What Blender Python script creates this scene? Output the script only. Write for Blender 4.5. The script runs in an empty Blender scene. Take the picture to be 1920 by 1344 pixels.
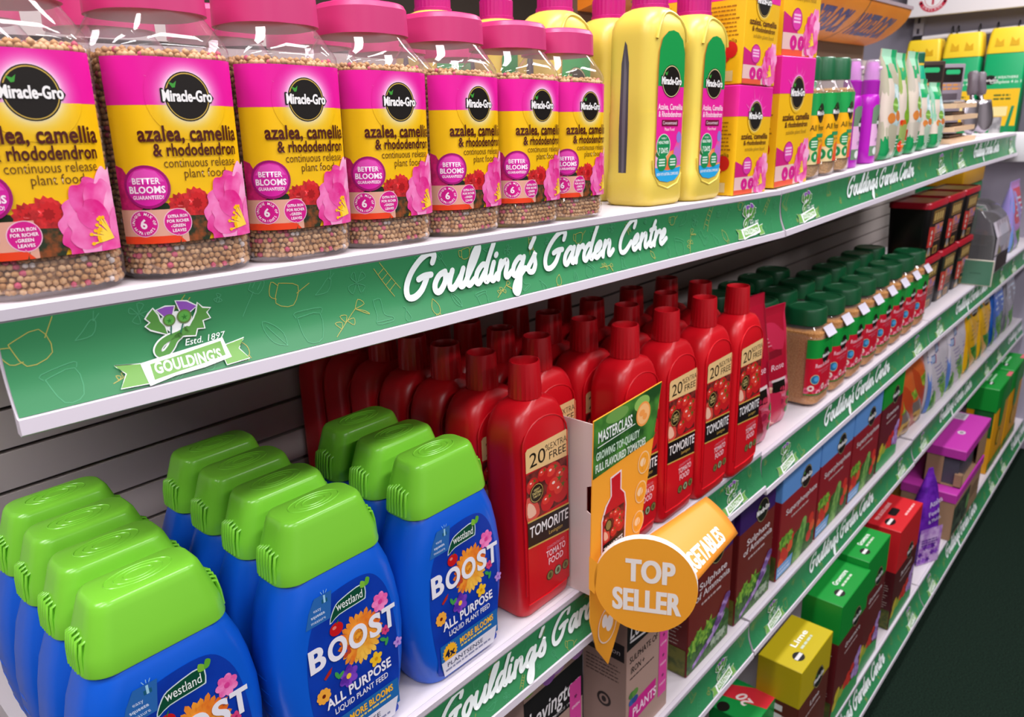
import bpy, bmesh, math, random
from mathutils import Vector, Matrix, Euler
random.seed(7)
SC = bpy.context.scene
COL = SC.collection
CZ = 1.42                    # camera height above the carpet; shelf heights below are given relative to the lens
PI = math.pi

# ---------------------------------------------------------------- camera, world, lights, exposure
cam_d = bpy.data.cameras.new('camera')
cam = bpy.data.objects.new('camera', cam_d)
COL.objects.link(cam)
RX = (0.66608412, -0.24860537, 0.70322636)      # shelf direction, into-shelf direction and up, seen in lens axes
RY = (-0.74515993, -0.1804755, 0.64200099)
RZ = (-0.03268977, -0.95164277, -0.30546263)
cam.matrix_world = Matrix(((RX[0], -RX[1], -RX[2], 0), (RY[0], -RY[1], -RY[2], 0), (RZ[0], -RZ[1], -RZ[2], CZ), (0, 0, 0, 1)))
cam_d.sensor_fit = 'HORIZONTAL'; cam_d.sensor_width = 36.0
cam_d.lens = 36.0 * 1420.0 / 1920.0
cam_d.clip_start = 0.02
cam_d.dof.use_dof = True
cam_d.dof.focus_distance = 0.60
cam_d.dof.aperture_fstop = 12.5
SC.camera = cam

SC.view_settings.view_transform = 'Standard'
SC.view_settings.look = 'None'
SC.view_settings.gamma = 1.0
SC.view_settings.use_curve_mapping = False
SC.view_settings.exposure = 0.0

world = bpy.data.worlds.new('shop_air'); SC.world = world
world.use_nodes = True
world.node_tree.nodes['Background'].inputs[0].default_value = (0.95, 0.90, 1.0, 1)
world.node_tree.nodes['Background'].inputs[1].default_value = 0.10

def area_light(name, loc, sx, sy, power, col=(1, 0.965, 0.985), rot=(0, 0, 0)):
    d = bpy.data.lights.new(name, 'AREA'); d.shape = 'RECTANGLE'; d.size = sx; d.size_y = sy
    d.energy = power; d.color = col
    o = bpy.data.objects.new(name, d); COL.objects.link(o); o.location = loc; o.rotation_euler = rot
    return o
CEIL = CZ + 1.25
LAMPS = [(-0.9, 0.35), (-0.9, -0.55), (0.9, -0.55), (2.7, -0.55), (-0.2, -1.9), (1.8, -1.9), (0.6, 0.35), (2.6, 0.35)]
for lx, ly in LAMPS:
    area_light('ceiling_lamp_light', (lx, ly, CEIL - 0.07), 1.2, 0.22, 24.0)

# ---------------------------------------------------------------- colours and materials
def lin(h):
    h = h.lstrip('#')
    r = []
    for k in (0, 2, 4):
        c = int(h[k:k + 2], 16) / 255
        r.append(c / 12.92 if c <= 0.04045 else ((c + 0.055) / 1.055) ** 2.4)
    return (r[0], r[1], r[2], 1.0)
_M = {}
def mat(hexc, rough=0.42, metal=0.0, spec=0.5, coat=0.0, sss=0.0, name=None):
    key = (hexc, rough, metal, spec, coat, sss)
    if key in _M: return _M[key]
    m = bpy.data.materials.new(name or 'paint_' + hexc.strip('#')); m.use_nodes = True
    b = m.node_tree.nodes['Principled BSDF']
    b.inputs['Base Color'].default_value = lin(hexc)
    b.inputs['Roughness'].default_value = rough; b.inputs['Metallic'].default_value = metal
    b.inputs['Specular IOR Level'].default_value = spec
    if coat: b.inputs['Coat Weight'].default_value = coat; b.inputs['Coat Roughness'].default_value = 0.08
    m.diffuse_color = lin(hexc)
    _M[key] = m
    return m
def nmat(h1, h2, scale=60.0, rough=0.5, bump=0.0, detail=3.0, lo=0.4, hi=0.6, kind='noise', coords='Object', spec=0.5):
    key = ('n', h1, h2, scale, rough, bump, kind, lo, hi)
    if key in _M: return _M[key]
    m = bpy.data.materials.new('mottled_' + h1.strip('#')); m.use_nodes = True
    nt = m.node_tree; b = nt.nodes['Principled BSDF']
    tc = nt.nodes.new('ShaderNodeTexCoord')
    if kind == 'noise':
        t = nt.nodes.new('ShaderNodeTexNoise'); t.inputs['Scale'].default_value = scale; t.inputs['Detail'].default_value = detail; out = t.outputs['Fac']
    else:
        t = nt.nodes.new('ShaderNodeTexVoronoi'); t.inputs['Scale'].default_value = scale; out = t.outputs['Distance']
    nt.links.new(tc.outputs[coords], t.inputs['Vector'])
    cr = nt.nodes.new('ShaderNodeValToRGB')
    cr.color_ramp.elements[0].position = lo; cr.color_ramp.elements[0].color = lin(h1)
    cr.color_ramp.elements[1].position = hi; cr.color_ramp.elements[1].color = lin(h2)
    nt.links.new(out, cr.inputs[0]); nt.links.new(cr.outputs[0], b.inputs['Base Color'])
    b.inputs['Roughness'].default_value = rough
    b.inputs['Specular IOR Level'].default_value = spec
    if bump:
        bp = nt.nodes.new('ShaderNodeBump'); bp.inputs['Strength'].default_value = bump; bp.inputs['Distance'].default_value = 0.002
        nt.links.new(out, bp.inputs['Height']); nt.links.new(bp.outputs[0], b.inputs['Normal'])
    m.diffuse_color = lin(h1)
    _M[key] = m
    return m
def clear_mat(tint='#fdfbfd', refl=1.0, rough=0.04, haze=0.04, name='clear_plastic'):
    key = ('clear', tint, refl, rough, haze)
    if key in _M: return _M[key]
    m = bpy.data.materials.new(name); m.use_nodes = True
    nt = m.node_tree
    for n in list(nt.nodes): nt.nodes.remove(n)
    out = nt.nodes.new('ShaderNodeOutputMaterial')
    tr = nt.nodes.new('ShaderNodeBsdfTransparent'); tr.inputs[0].default_value = lin(tint)
    df = nt.nodes.new('ShaderNodeBsdfDiffuse'); df.inputs[0].default_value = (0.9, 0.88, 0.9, 1)
    gl = nt.nodes.new('ShaderNodeBsdfGlossy'); gl.inputs['Roughness'].default_value = rough
    lw = nt.nodes.new('ShaderNodeLayerWeight'); lw.inputs[0].default_value = 0.5
    fr = nt.nodes.new('ShaderNodeMath'); fr.operation = 'POWER'; fr.inputs[1].default_value = 4.5
    nt.links.new(lw.outputs['Facing'], fr.inputs[0])
    mu = nt.nodes.new('ShaderNodeMath'); mu.operation = 'MULTIPLY_ADD'; mu.inputs[1].default_value = 0.75 * refl; mu.inputs[2].default_value = 0.05 * refl
    m1 = nt.nodes.new('ShaderNodeMixShader'); m1.inputs[0].default_value = haze
    m2 = nt.nodes.new('ShaderNodeMixShader')
    nt.links.new(tr.outputs[0], m1.inputs[1]); nt.links.new(df.outputs[0], m1.inputs[2])
    nt.links.new(fr.outputs[0], mu.inputs[0]); nt.links.new(mu.outputs[0], m2.inputs[0])
    nt.links.new(m1.outputs[0], m2.inputs[1]); nt.links.new(gl.outputs[0], m2.inputs[2])
    nt.links.new(m2.outputs[0], out.inputs[0])
    _M[key] = m
    return m

# ---------------------------------------------------------------- mesh builder
class MB:
    def __init__(self): self.v = []; self.f = []; self.mi = []; self.mats = []
    def m(self, mt):
        if mt not in self.mats: self.mats.append(mt)
        return self.mats.index(mt)
    def add(self, vs, fs, mt):
        o = len(self.v); k = self.m(mt)
        self.v += [tuple(p) for p in vs]
        for f in fs: self.f.append(tuple(i + o for i in f)); self.mi.append(k)
        return self
    def box(self, x0, x1, y0, y1, z0, z1, mt):
        v = [(x0, y0, z0), (x1, y0, z0), (x1, y1, z0), (x0, y1, z0), (x0, y0, z1), (x1, y0, z1), (x1, y1, z1), (x0, y1, z1)]
        return self.add(v, [(0, 3, 2, 1), (4, 5, 6, 7), (0, 1, 5, 4), (1, 2, 6, 5), (2, 3, 7, 6), (3, 0, 4, 7)], mt)
    def bbox(self, x0, x1, y0, y1, z0, z1, mt, b=0.002, n=2):      # bevelled box through a rounded loft
        secs = []
        wx, wy = (x1 - x0), (y1 - y0); cx, cy = (x0 + x1) / 2, (y0 + y1) / 2
        for k in range(n + 1):
            a = PI / 2 * k / n; i = b * (1 - math.sin(a))
            secs.append((rrect(wx - 2 * i, wy - 2 * i, max(b - i, 0.0002), 3, cx, cy), z0 + b * (1 - math.cos(a))))
        for k in range(n + 1):
            a = PI / 2 * k / n; i = b * (1 - math.cos(a))
            secs.append((rrect(wx - 2 * i, wy - 2 * i, max(b - i, 0.0002), 3, cx, cy), z1 - b * (1 - math.sin(a))))
        return self.loft(secs, mt)
    def loft(self, secs, mt, bot=True, top=True):
        n = len(secs[0][0]); o = []
        for pts, z in secs:
            for p in pts: o.append((p[0], p[1], p[2] if len(p) > 2 else z))
        fs = []
        for s in range(len(secs) - 1):
            for i in range(n):
                j = (i + 1) % n
                fs.append((s * n + i, s * n + j, (s + 1) * n + j, (s + 1) * n + i))
        if bot: fs.append(tuple(range(n - 1, -1, -1)))
        if top: fs.append(tuple(range((len(secs) - 1) * n, len(secs) * n)))
        return self.add(o, fs, mt)
    def tube(self, pts, r, mt, n=8, cap=True):
        P = [Vector(p) for p in pts]; R = r if isinstance(r, (list, tuple)) else [r] * len(P)
        vs = []; up = None
        for i, p in enumerate(P):
            t = (P[min(i + 1, len(P) - 1)] - P[max(i - 1, 0)]).normalized()
            if up is None: up = Vector((0, 0, 1)) if abs(t.z) < 0.9 else Vector((1, 0, 0))
            a = t.cross(up).normalized(); b = a.cross(t).normalized(); up = b
            for k in range(n):
                q = 2 * PI * k / n
                vs.append(p + (a * math.cos(q) + b * math.sin(q)) * R[i])
        fs = []
        for s in range(len(P) - 1):
            for i in range(n):
                j = (i + 1) % n
                fs.append((s * n + i, s * n + j, (s + 1) * n + j, (s + 1) * n + i))
        if cap: fs.append(tuple(range(n - 1, -1, -1))); fs.append(tuple(range((len(P) - 1) * n, len(P) * n)))
        return self.add(vs, fs, mt)
    def extr(self, prof, x0, x1, mt, closed=True, caps=True):       # (y, z) profile swept along x
        n = len(prof)
        vs = [(x0, p[0], p[1]) for p in prof] + [(x1, p[0], p[1]) for p in prof]
        fs = [(i, (i + 1) % n, n + (i + 1) % n, n + i) for i in range(n if closed else n - 1)]
        if closed and caps: fs += [tuple(range(n - 1, -1, -1)), tuple(range(n, 2 * n))]
        return self.add(vs, fs, mt)
    def obj(self, name, parent=None, smooth=35, bev=0.0):
        me = bpy.data.meshes.new(name)
        me.from_pydata(self.v, [], self.f)
        for mt in self.mats: me.materials.append(mt)
        me.polygons.foreach_set('material_index', self.mi)
        me.update()
        bm = bmesh.new(); bm.from_mesh(me); bmesh.ops.recalc_face_normals(bm, faces=bm.faces); bm.to_mesh(me); bm.free()
        if smooth:
            me.polygons.foreach_set('use_smooth', [True] * len(me.polygons))
            me.set_sharp_from_angle(angle=math.radians(smooth))
        o = bpy.data.objects.new(name, me); COL.objects.link(o)
        if parent: o.parent = parent
        return o
def rrect(wx, wy, r, n=6, cx=0, cy=0):
    r = min(r, wx / 2 - 1e-5, wy / 2 - 1e-5); p = []
    for q, (sx, sy) in enumerate(((1, -1), (1, 1), (-1, 1), (-1, -1))):
        for k in range(n + 1):
            a = -PI / 2 + q * PI / 2 + PI / 2 * k / n
            p.append((cx + sx * (wx / 2 - r) + r * math.cos(a), cy + sy * (wy / 2 - r) + r * math.sin(a)))
    return p
def circ(r, n=28, cx=0, cy=0, ry=None):
    return [(cx + r * math.cos(2 * PI * k / n), cy + (ry or r) * math.sin(2 * PI * k / n)) for k in range(n)]
def ribbed(pts, amp, every=2):
    out = []
    L = len(pts); cx = sum(p[0] for p in pts) / L; cy = sum(p[1] for p in pts) / L
    for i, p in enumerate(pts):
        k = 1.0 if i % every == 0 else 1 - amp
        out.append((cx + (p[0] - cx) * k, cy + (p[1] - cy) * k))
    return out

# ---------------------------------------------------------------- things, parts, copies
def thing(name, label, cat, loc=(0, 0, 0), rot=(0, 0, 0), group=None):
    o = bpy.data.objects.new(name, None); COL.objects.link(o); o.empty_display_size = 0.03
    o.location = (loc[0], loc[1], loc[2] + CZ); o.rotation_euler = rot
    tag(o, label, cat, group)
    return o
def tag(o, label, cat, group=None):
    o['label'] = label; o['category'] = cat
    if group: o['group'] = group
    return o
def structure(o, label=None):
    o['kind'] = 'structure'
    if label: o['label'] = label
    return o
def kids(o): return [c for c in bpy.data.objects if c.parent == o]
_KIDS = {}
def copy_tree(o, parent=None):
    c = o.copy(); COL.objects.link(c)
    if parent: c.parent = parent
    if o.name not in _KIDS: _KIDS[o.name] = kids(o)
    for ch in _KIDS[o.name]: copy_tree(ch, c)
    return c
class Proto:                  # first placement moves the model itself, later ones copy it with its parts
    def __init__(self, root): self.root = root; self.used = False
    def put(self, loc, label, rot=(0, 0, 0), group=None, scale=None):
        if self.used: o = copy_tree(self.root)
        else: o = self.root; self.used = True; kids(o)
        o.location = (loc[0], loc[1], loc[2] + CZ); o.rotation_euler = rot; o['label'] = label
        if group: o['group'] = group
        if scale: o.scale = scale
        return o
# ---------------------------------------------------------------- flat printed graphics (millimetres), wrapped on the packs
EPS = 0.00006
_T = {}
from mathutils.geometry import tessellate_polygon
def text_mesh(s, bold, res=2):
    k = (s, bold, res)
    if k in _T: return _T[k]
    c = bpy.data.curves.new('lettering', 'FONT'); c.body = s; c.size = 1.0; c.offset = bold; c.space_character = 1.0 + 1.6 * max(0.0, bold); c.resolution_u = res
    o = bpy.data.objects.new('lettering', c); COL.objects.link(o)
    bpy.context.view_layer.update()
    me = bpy.data.meshes.new_from_object(o.evaluated_get(bpy.context.evaluated_depsgraph_get()))
    V = [(v.co.x, v.co.y) for v in me.vertices]; F = [tuple(p.vertices) for p in me.polygons]
    bpy.data.objects.remove(o); bpy.data.curves.remove(c); bpy.data.meshes.remove(me)
    if V:
        x0 = min(v[0] for v in V); x1 = max(v[0] for v in V)
    else: x0 = x1 = 0
    _T[k] = (V, F, x0, x1)
    return _T[k]
def catmull(P, n=6, closed=False):
    out = []; L = len(P)
    for i in range(L if closed else L - 1):
        p0 = P[(i - 1) % L] if closed or i > 0 else P[0]; p1 = P[i]; p2 = P[(i + 1) % L]
        p3 = P[(i + 2) % L] if closed or i + 2 < L else P[-1]
        for k in range(n):
            t = k / n
            out.append(tuple(0.5 * (2 * p1[d] + (p2[d] - p0[d]) * t + (2 * p0[d] - 5 * p1[d] + 4 * p2[d] - p3[d]) * t * t + (3 * p1[d] - p0[d] - 3 * p2[d] + p3[d]) * t ** 3) for d in (0, 1)))
    if not closed: out.append(tuple(P[-1]))
    return out
class Art:
    def __init__(self): self.items = []
    def raw(self, V, F, col, L): self.items.append((V, F, col, L)); return self
    def poly(self, P, col, L, smooth=0):
        if smooth: P = catmull(P, smooth, True)
        return self.raw([tuple(p) for p in P], [tuple(range(len(P)))], col, L)
    def rect(self, x0, y0, x1, y1, col, L, r=0):
        if r: return self.poly(rrect(x1 - x0, y1 - y0, r, 5, (x0 + x1) / 2, (y0 + y1) / 2), col, L)
        return self.poly([(x0, y0), (x1, y0), (x1, y1), (x0, y1)], col, L)
    def ell(self, cx, cy, rx, ry, col, L, n=28, rot=0):
        c, s = math.cos(rot), math.sin(rot)
        return self.poly([(cx + c * rx * math.cos(2 * PI * k / n) - s * ry * math.sin(2 * PI * k / n), cy + s * rx * math.cos(2 * PI * k / n) + c * ry * math.sin(2 * PI * k / n)) for k in range(n)], col, L)
    def star(self, cx, cy, r1, r2, n, col, L, ph=0, var=0.0):
        P = []
        for k in range(2 * n):
            r = (r1 * (1 + var * math.sin(k * 2.7))) if k % 2 == 0 else r2
            P.append((cx + r * math.cos(ph + PI * k / n), cy + r * math.sin(ph + PI * k / n)))
        return self.poly(P, col, L)
    def stroke(self, P, w, col, L, smooth=0, closed=False, caps=True, rise=0.0):
        if smooth: P = catmull(P, smooth, closed)
        if closed: P = P + [P[0]]
        V = []; F = []; n = len(P)
        for i, p in enumerate(P):
            a = P[max(i - 1, 0)]; b = P[min(i + 1, n - 1)]
            if closed and (i == 0 or i == n - 1): a = P[-2]; b = P[1]
            dx, dy = b[0] - a[0], b[1] - a[1]; q = math.hypot(dx, dy) or 1
            nx, ny = -dy / q * w / 2, dx / q * w / 2
            V += [(p[0] + nx, p[1] + ny, rise * i / n), (p[0] - nx, p[1] - ny, rise * i / n)]
        F = [(2 * i, 2 * i + 1, 2 * i + 3, 2 * i + 2) for i in range(n - 1)]
        if caps and not closed:
            for p in (P[0], P[-1]):
                o = len(V); V += [(p[0] + w / 2 * math.cos(2 * PI * k / 8), p[1] + w / 2 * math.sin(2 * PI * k / 8), rise * (1.1 if p is P[-1] else -0.1)) for k in range(8)]
                F.append(tuple(range(o, o + 8)))
        return self.raw(V, F, col, L)
    def text(self, s, x, y, h, col, L, w=None, align='c', bold=0.0, shear=0.0, rot=0.0, res=None, arch=0.0):
        if bold > 0.03:                                              # very heavy lettering: the same word printed several times, a hair apart
            a = (bold - 0.026) * h * 1.25; sh = [(-a, 0), (a, 0)] + ([(0, a), (0, -a), (-a * 0.7, a * 0.7), (a * 0.7, a * 0.7), (-a * 0.7, -a * 0.7), (a * 0.7, -a * 0.7)] if bold > 0.05 else [(0, 0)])
            for k, (ax, ay) in enumerate(sh): self.text(s, x + ax, y + ay, h, col, L + 0.1 * k, None if w is None else w - 2 * a, align, 0.028, shear, rot, res, arch)
            return self
        if res is None: res = 2 if h < 6 else 3 if h < 12 else 6
        V, F, x0, x1 = text_mesh(s, bold, res)
        k = h / 0.73; sx = k if w is None else w / max(x1 - x0, 1e-6)
        W = (x1 - x0) * sx; ox = {'c': -W / 2, 'l': 0, 'r': -W}[align]
        c, q = math.cos(rot), math.sin(rot); out = []
        for vx, vy in V:
            X = (vx - x0) * sx + ox; Y = vy * k
            X += shear * Y
            if arch: Y += arch * (1 - (2 * X / W) ** 2)
            out.append((x + c * X - q * Y, y + q * X + c * Y))
        return self.raw(out, F, col, L)
    def arctext(self, s, cx, cy, r, h, col, L, mid=PI / 2, step=None, bold=0.02, inward=False):
        n = len(s); st = step or h * 1.05 / r
        for i, ch in enumerate(s):
            if ch == ' ': continue
            if not inward:
                a = mid - (i - (n - 1) / 2) * st; self.text(ch, cx + r * math.cos(a), cy + r * math.sin(a), h, col, L, bold=bold, rot=a - PI / 2, res=1)
            else:
                a = mid + (i - (n - 1) / 2) * st; self.text(ch, cx + r * math.cos(a), cy + r * math.sin(a), h, col, L, bold=bold, rot=a + PI / 2, res=1)
        return self
    def lines(self, x0, x1, ys, h, col, L, seed=1, align='l'):      # rows of print too small to read
        rr = random.Random(seed)
        for y in ys:
            x = x0 if align == 'l' else x0 + rr.random() * (x1 - x0) * 0.12
            e = x1 - rr.random() * (x1 - x0) * 0.15
            while x < e:
                q = min(x + h * (1.2 + 3 * rr.random()), e)
                self.rect(x, y, q, y + h, col, L); x = q + h * 0.6
        return self
    def merge(self, other, dx=0, dy=0, s=1.0, dl=0, rot=0.0, sx=None):
        c, q = math.cos(rot), math.sin(rot); sx = sx or s
        for V, F, col, L in other.items:
            self.items.append(([(dx + c * p[0] * sx - q * p[1] * s, dy + q * p[0] * sx + c * p[1] * s, p[2] if len(p) > 2 else 0.0) for p in V], F, col, L + dl))
        return self
    def build(self, name, parent, fmap, cuts=(), vcuts=(), rough=0.33, clip=None, spec=0.5, smooth=False):
        V3 = []; F3 = []; MI = []; mats = []; mi = {}
        for ix, (V, F, col, L) in enumerate(self.items):
            L = L + ix * 0.06
            if cuts or vcuts or clip:
                bm = bmesh.new(); bv = [bm.verts.new((p[0], p[1], p[2] if len(p) > 2 else 0.0)) for p in V]
                for f in F:
                    if len(f) > 4: tr = [[f[i] for i in q] for q in tessellate_polygon([[Vector((V[i][0], V[i][1], 0)) for i in f]])]
                    else: tr = [f]
                    for q in tr:
                        try: bm.faces.new([bv[i] for i in q])
                        except ValueError: pass
                if clip:
                    for co, no in (((clip[0], 0, 0), (-1, 0, 0)), ((clip[2], 0, 0), (1, 0, 0)), ((0, clip[1], 0), (0, -1, 0)), ((0, clip[3], 0), (0, 1, 0))):
                        bmesh.ops.bisect_plane(bm, geom=bm.verts[:] + bm.edges[:] + bm.faces[:], plane_co=co, plane_no=no, clear_outer=True)
                if bm.verts:
                    lo = min(v.co.x for v in bm.verts); hi = max(v.co.x for v in bm.verts)
                    for c in cuts:
                        if lo < c < hi: bmesh.ops.bisect_plane(bm, geom=bm.verts[:] + bm.edges[:] + bm.faces[:], plane_co=(c, 0, 0), plane_no=(1, 0, 0))
                    lo = min(v.co.y for v in bm.verts); hi = max(v.co.y for v in bm.verts)
                    for c in vcuts:
                        if lo < c < hi: bmesh.ops.bisect_plane(bm, geom=bm.verts[:] + bm.edges[:] + bm.faces[:], plane_co=(0, c, 0), plane_no=(0, 1, 0))
                bm.verts.index_update()
                V = [(v.co.x, v.co.y, v.co.z) for v in bm.verts]; F = [tuple(v.index for v in f.verts) for f in bm.faces]
                bm.free()
            o = len(V3); V3 += [fmap(p[0], p[1], L + (p[2] if len(p) > 2 else 0.0)) for p in V]
            m = col if not isinstance(col, str) else mat(col, rough, spec=spec)
            if m not in mi: mi[m] = len(mats); mats.append(m)
            for f in F: F3.append(tuple(i + o for i in f)); MI.append(mi[m])
        me = bpy.data.meshes.new(name); me.from_pydata(V3, [], F3)
        for m in mats: me.materials.append(m)
        me.polygons.foreach_set('material_index', MI)
        if smooth: me.polygons.foreach_set('use_smooth', [True] * len(me.polygons))
        me.update()
        ob = bpy.data.objects.new(name, me); COL.objects.link(ob)
        if parent: ob.parent = parent
        return ob
def front(x=0.0, y=0.0, z=0.0, s=1.0):             # print on a face looking towards -y
    return lambda u, v, L: (x + u * s / 1000, y - 0.0002 - L * EPS, z + v * s / 1000)
def side(x=0.0, y=0.0, z=0.0):                     # print on a face looking towards -x (u runs away from the aisle to the front)
    return lambda u, v, L: (x - 0.0002 - L * EPS, y - u / 1000, z + v / 1000)
def topf(x=0.0, y=0.0, z=0.0):                     # print on a top face, u along the shelf, v into it
    return lambda u, v, L: (x + u / 1000, y + v / 1000, z + 0.0002 + L * EPS)

# ---- the shop's hand-lettered name, drawn stroke by stroke
SCRIPT = {
 'G': (1.75, [[(1.42, 1.62), (1.40, 2.0), (1.05, 2.15), (0.62, 1.9), (0.25, 1.3), (0.12, 0.6), (0.28, 0.05), (0.68, -0.02), (1.08, 0.3), (1.3, 0.95)], [(0.78, 0.86), (1.1, 0.98), (1.5, 0.98)]]),
 'C': (1.45, [[(1.32, 1.6), (1.32, 2.0), (1.0, 2.15), (0.58, 1.85), (0.22, 1.2), (0.12, 0.5), (0.3, 0.03), (0.66, -0.02), (1.02, 0.25), (1.3, 0.6)]]),
 'o': (0.98, [[(0.62, 1.0), (0.28, 0.85), (0.1, 0.4), (0.24, 0.02), (0.52, 0.05), (0.74, 0.5), (0.62, 0.98)], [(0.66, 0.9), (0.85, 0.72), (1.05, 0.75)]]),
 'u': (1.12, [[(0.12, 0.98), (0.06, 0.35), (0.22, 0.0), (0.5, 0.15), (0.76, 0.6)], [(0.84, 0.98), (0.76, 0.4), (0.82, 0.05), (1.0, 0.06), (1.18, 0.3)]]),
 'l': (0.62, [[(0.06, 0.3), (0.4, 1.1), (0.52, 1.8), (0.4, 2.1), (0.22, 1.8), (0.12, 0.9), (0.14, 0.2), (0.32, 0.0), (0.66, 0.3)]]),
 'd': (1.08, [[(0.74, 0.82), (0.45, 1.0), (0.14, 0.6), (0.14, 0.1), (0.38, 0.02), (0.72, 0.6)], [(0.86, 2.1), (0.76, 1.0), (0.74, 0.25), (0.88, 0.0), (1.12, 0.28)]]),
 'i': (0.52, [[(0.16, 0.98), (0.1, 0.35), (0.18, 0.02), (0.34, 0.02), (0.56, 0.3)], [(0.2, 1.38), (0.21, 1.44)]]),
 'n': (1.1, [[(0.16, 0.98), (0.1, 0.0)], [(0.12, 0.4), (0.38, 0.88), (0.6, 0.96), (0.7, 0.7), (0.66, 0.2), (0.8, 0.0), (1.14, 0.3)]]),
 'g': (1.02, [[(0.74, 0.85), (0.45, 1.0), (0.14, 0.6), (0.14, 0.1), (0.38, 0.02), (0.72, 0.6)], [(0.82, 0.98), (0.74, 0.2), (0.66, -0.7), (0.44, -1.08), (0.24, -0.85), (0.4, -0.4), (0.75, 0.0), (1.06, 0.3)]]),
 "'": (0.22, [[(0.3, 2.05), (0.16, 1.5)]]),
 's': (0.7, [[(0.0, 0.2), (0.32, 0.75), (0.46, 1.12), (0.46, 0.85), (0.62, 0.4), (0.5, 0.02), (0.2, 0.02), (0.1, 0.16)]]),
 'a': (1.06, [[(0.74, 0.82), (0.45, 1.0), (0.14, 0.6), (0.14, 0.1), (0.38, 0.02), (0.72, 0.6)], [(0.82, 0.98), (0.74, 0.3), (0.86, 0.0), (1.1, 0.28)]]),
 'r': (0.7, [[(0.16, 0.98), (0.1, 0.0)], [(0.12, 0.35), (0.34, 0.85), (0.58, 0.98), (0.66, 0.86)]]),
 'e': (0.82, [[(0.12, 0.42), (0.44, 0.55), (0.58, 0.85), (0.4, 1.0), (0.16, 0.7), (0.12, 0.2), (0.32, 0.0), (0.86, 0.34)]]),
 't': (0.58, [[(0.34, 1.75), (0.18, 0.8), (0.16, 0.15), (0.3, 0.0), (0.62, 0.3)], [(0.0, 1.15), (0.55, 1.25)]]),
 ' ': (0.6, [])}
def script(art, s, x, y, xh, col, L, width=None, w=0.3, shear=0.3, grow=0.0):
    tot = sum(SCRIPT[c][0] for c in s); k = xh; kx = (width / (tot + 0.6)) if width else xh
    p = 0.0; ns = 0
    for c in s:
        adv, st = SCRIPT[c]
        for q in st:
            P = [(x + (p + a + shear * b) * kx, y + b * k) for a, b in q]
            art.stroke(P, w * (kx + k) / 2 + grow, col, L + 1.0 * (ns % 3), smooth=4, rise=0.8); ns += 1
        p += adv
    return art

# ---- thistle badge of the garden centre, about 90 x 72 mm, origin at its middle
def thistle_badge():
    A = Art(); W, G, G2, P = '#e9ecec', '#4f8a3c', '#6fa24e', '#8a4fb0'
    K = lambda pts: [(x, y - 0.165 * x) for x, y in pts]
    leafL = K([(-7.8, -8), (-14, -5.7), (-18.3, -4.2), (-21.2, -1.8), (-17.8, 1), (-20.6, 4), (-18.3, 7.2), (-15.4, 11), (-12.6, 6.3), (-11.6, 1.5), (-8.8, -2.3)])
    leafR = K([(-3, -10), (1.7, -6.1), (8.4, -2.3), (12.2, 3.4), (14.6, 8.2), (16, 14.8), (18.9, 11), (24.6, 10.6), (21.4, 7.6), (23.6, 3.4), (17.9, 1.5), (18.4, -4.2), (13.2, -4.4), (11.2, -9.5), (4.6, -9.4)])
    core = K([(-10.5, 4), (-8, -4), (-2, -9), (3, -6), (9, 0), (10.5, 6), (0, 9)])
    A.poly(core, W, 1, smooth=3)
    for l in (leafL, leafR): A.stroke(l, 2.2, W, 2, closed=True); A.poly(l, G, 3)
    stem = K([(6, -4.5), (0, -8), (-7.8, -10.9), (-13.5, -14.7), (-16.6, -19.4), (-15.4, -22.4), (-11.6, -21.6), (-7.2, -17.2), (-4, -12.4), (0, -9)])
    A.stroke(stem, 6.4, W, 2, smooth=4); A.stroke(stem, 4.4, G, 5, smooth=4)
    for fan, c, r in ((K([(-13, 10.1), (-7, 12.4), (-0.9, 12.8), (-3.2, 5.8), (-8.4, 5.2)]), (-5.4, 3.4), 4.4), (K([(0.6, 16.6), (8, 16.2), (14.8, 12.6), (9.4, 8.4), (3.1, 9.2)]), (5.2, 4.2), 5.2)):
        A.stroke(fan, 2.0, W, 5, closed=True); A.poly(fan, P, 6)
        A.ell(c[0], c[1], r, r, '#5d7a3a', 8, 24); A.ell(c[0], c[1], r * 0.78, r * 0.78, '#57a344', 9, 20); A.star(c[0], c[1] - 0.5, r * 0.5, r * 0.16, 5, '#2a7428', 10, ph=0.3)
    A.stroke([(-4.6, -1.4), (-5.6, -7)], 1.0, '#1f6a50', 6); A.stroke([(3.6, -1.4), (1.2, -7)], 1.0, '#1f6a50', 6)
    A.text('Estd. 1897', 17, -17.5, 5.0, W, 3, w=29, shear=0.3)
    for sx in (-1, 1):
        t = [(sx * 26, -24), (sx * 46, -21), (sx * 40, -28), (sx * 46, -37), (sx * 28, -38)]
        A.stroke(t, 1.3, W, 2, closed=True); A.poly(t, G2, 2)
    b = [(-30, -23), (-10, -21), (12, -19), (30, -17), (33, -33), (12, -36), (-10, -37), (-28, -40)]
    A.poly(b, W, 4); A.poly([(-24, -25), (-8, -23.6), (10, -21.4), (28, -19.4), (29, -30.5), (10, -33), (-8, -34.6), (-24, -36.5)], G2, 5)
    A.text("GOULDING'S", 2, -32.5, 8.2, W, 6, w=48, bold=0.03)
    return A
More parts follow.
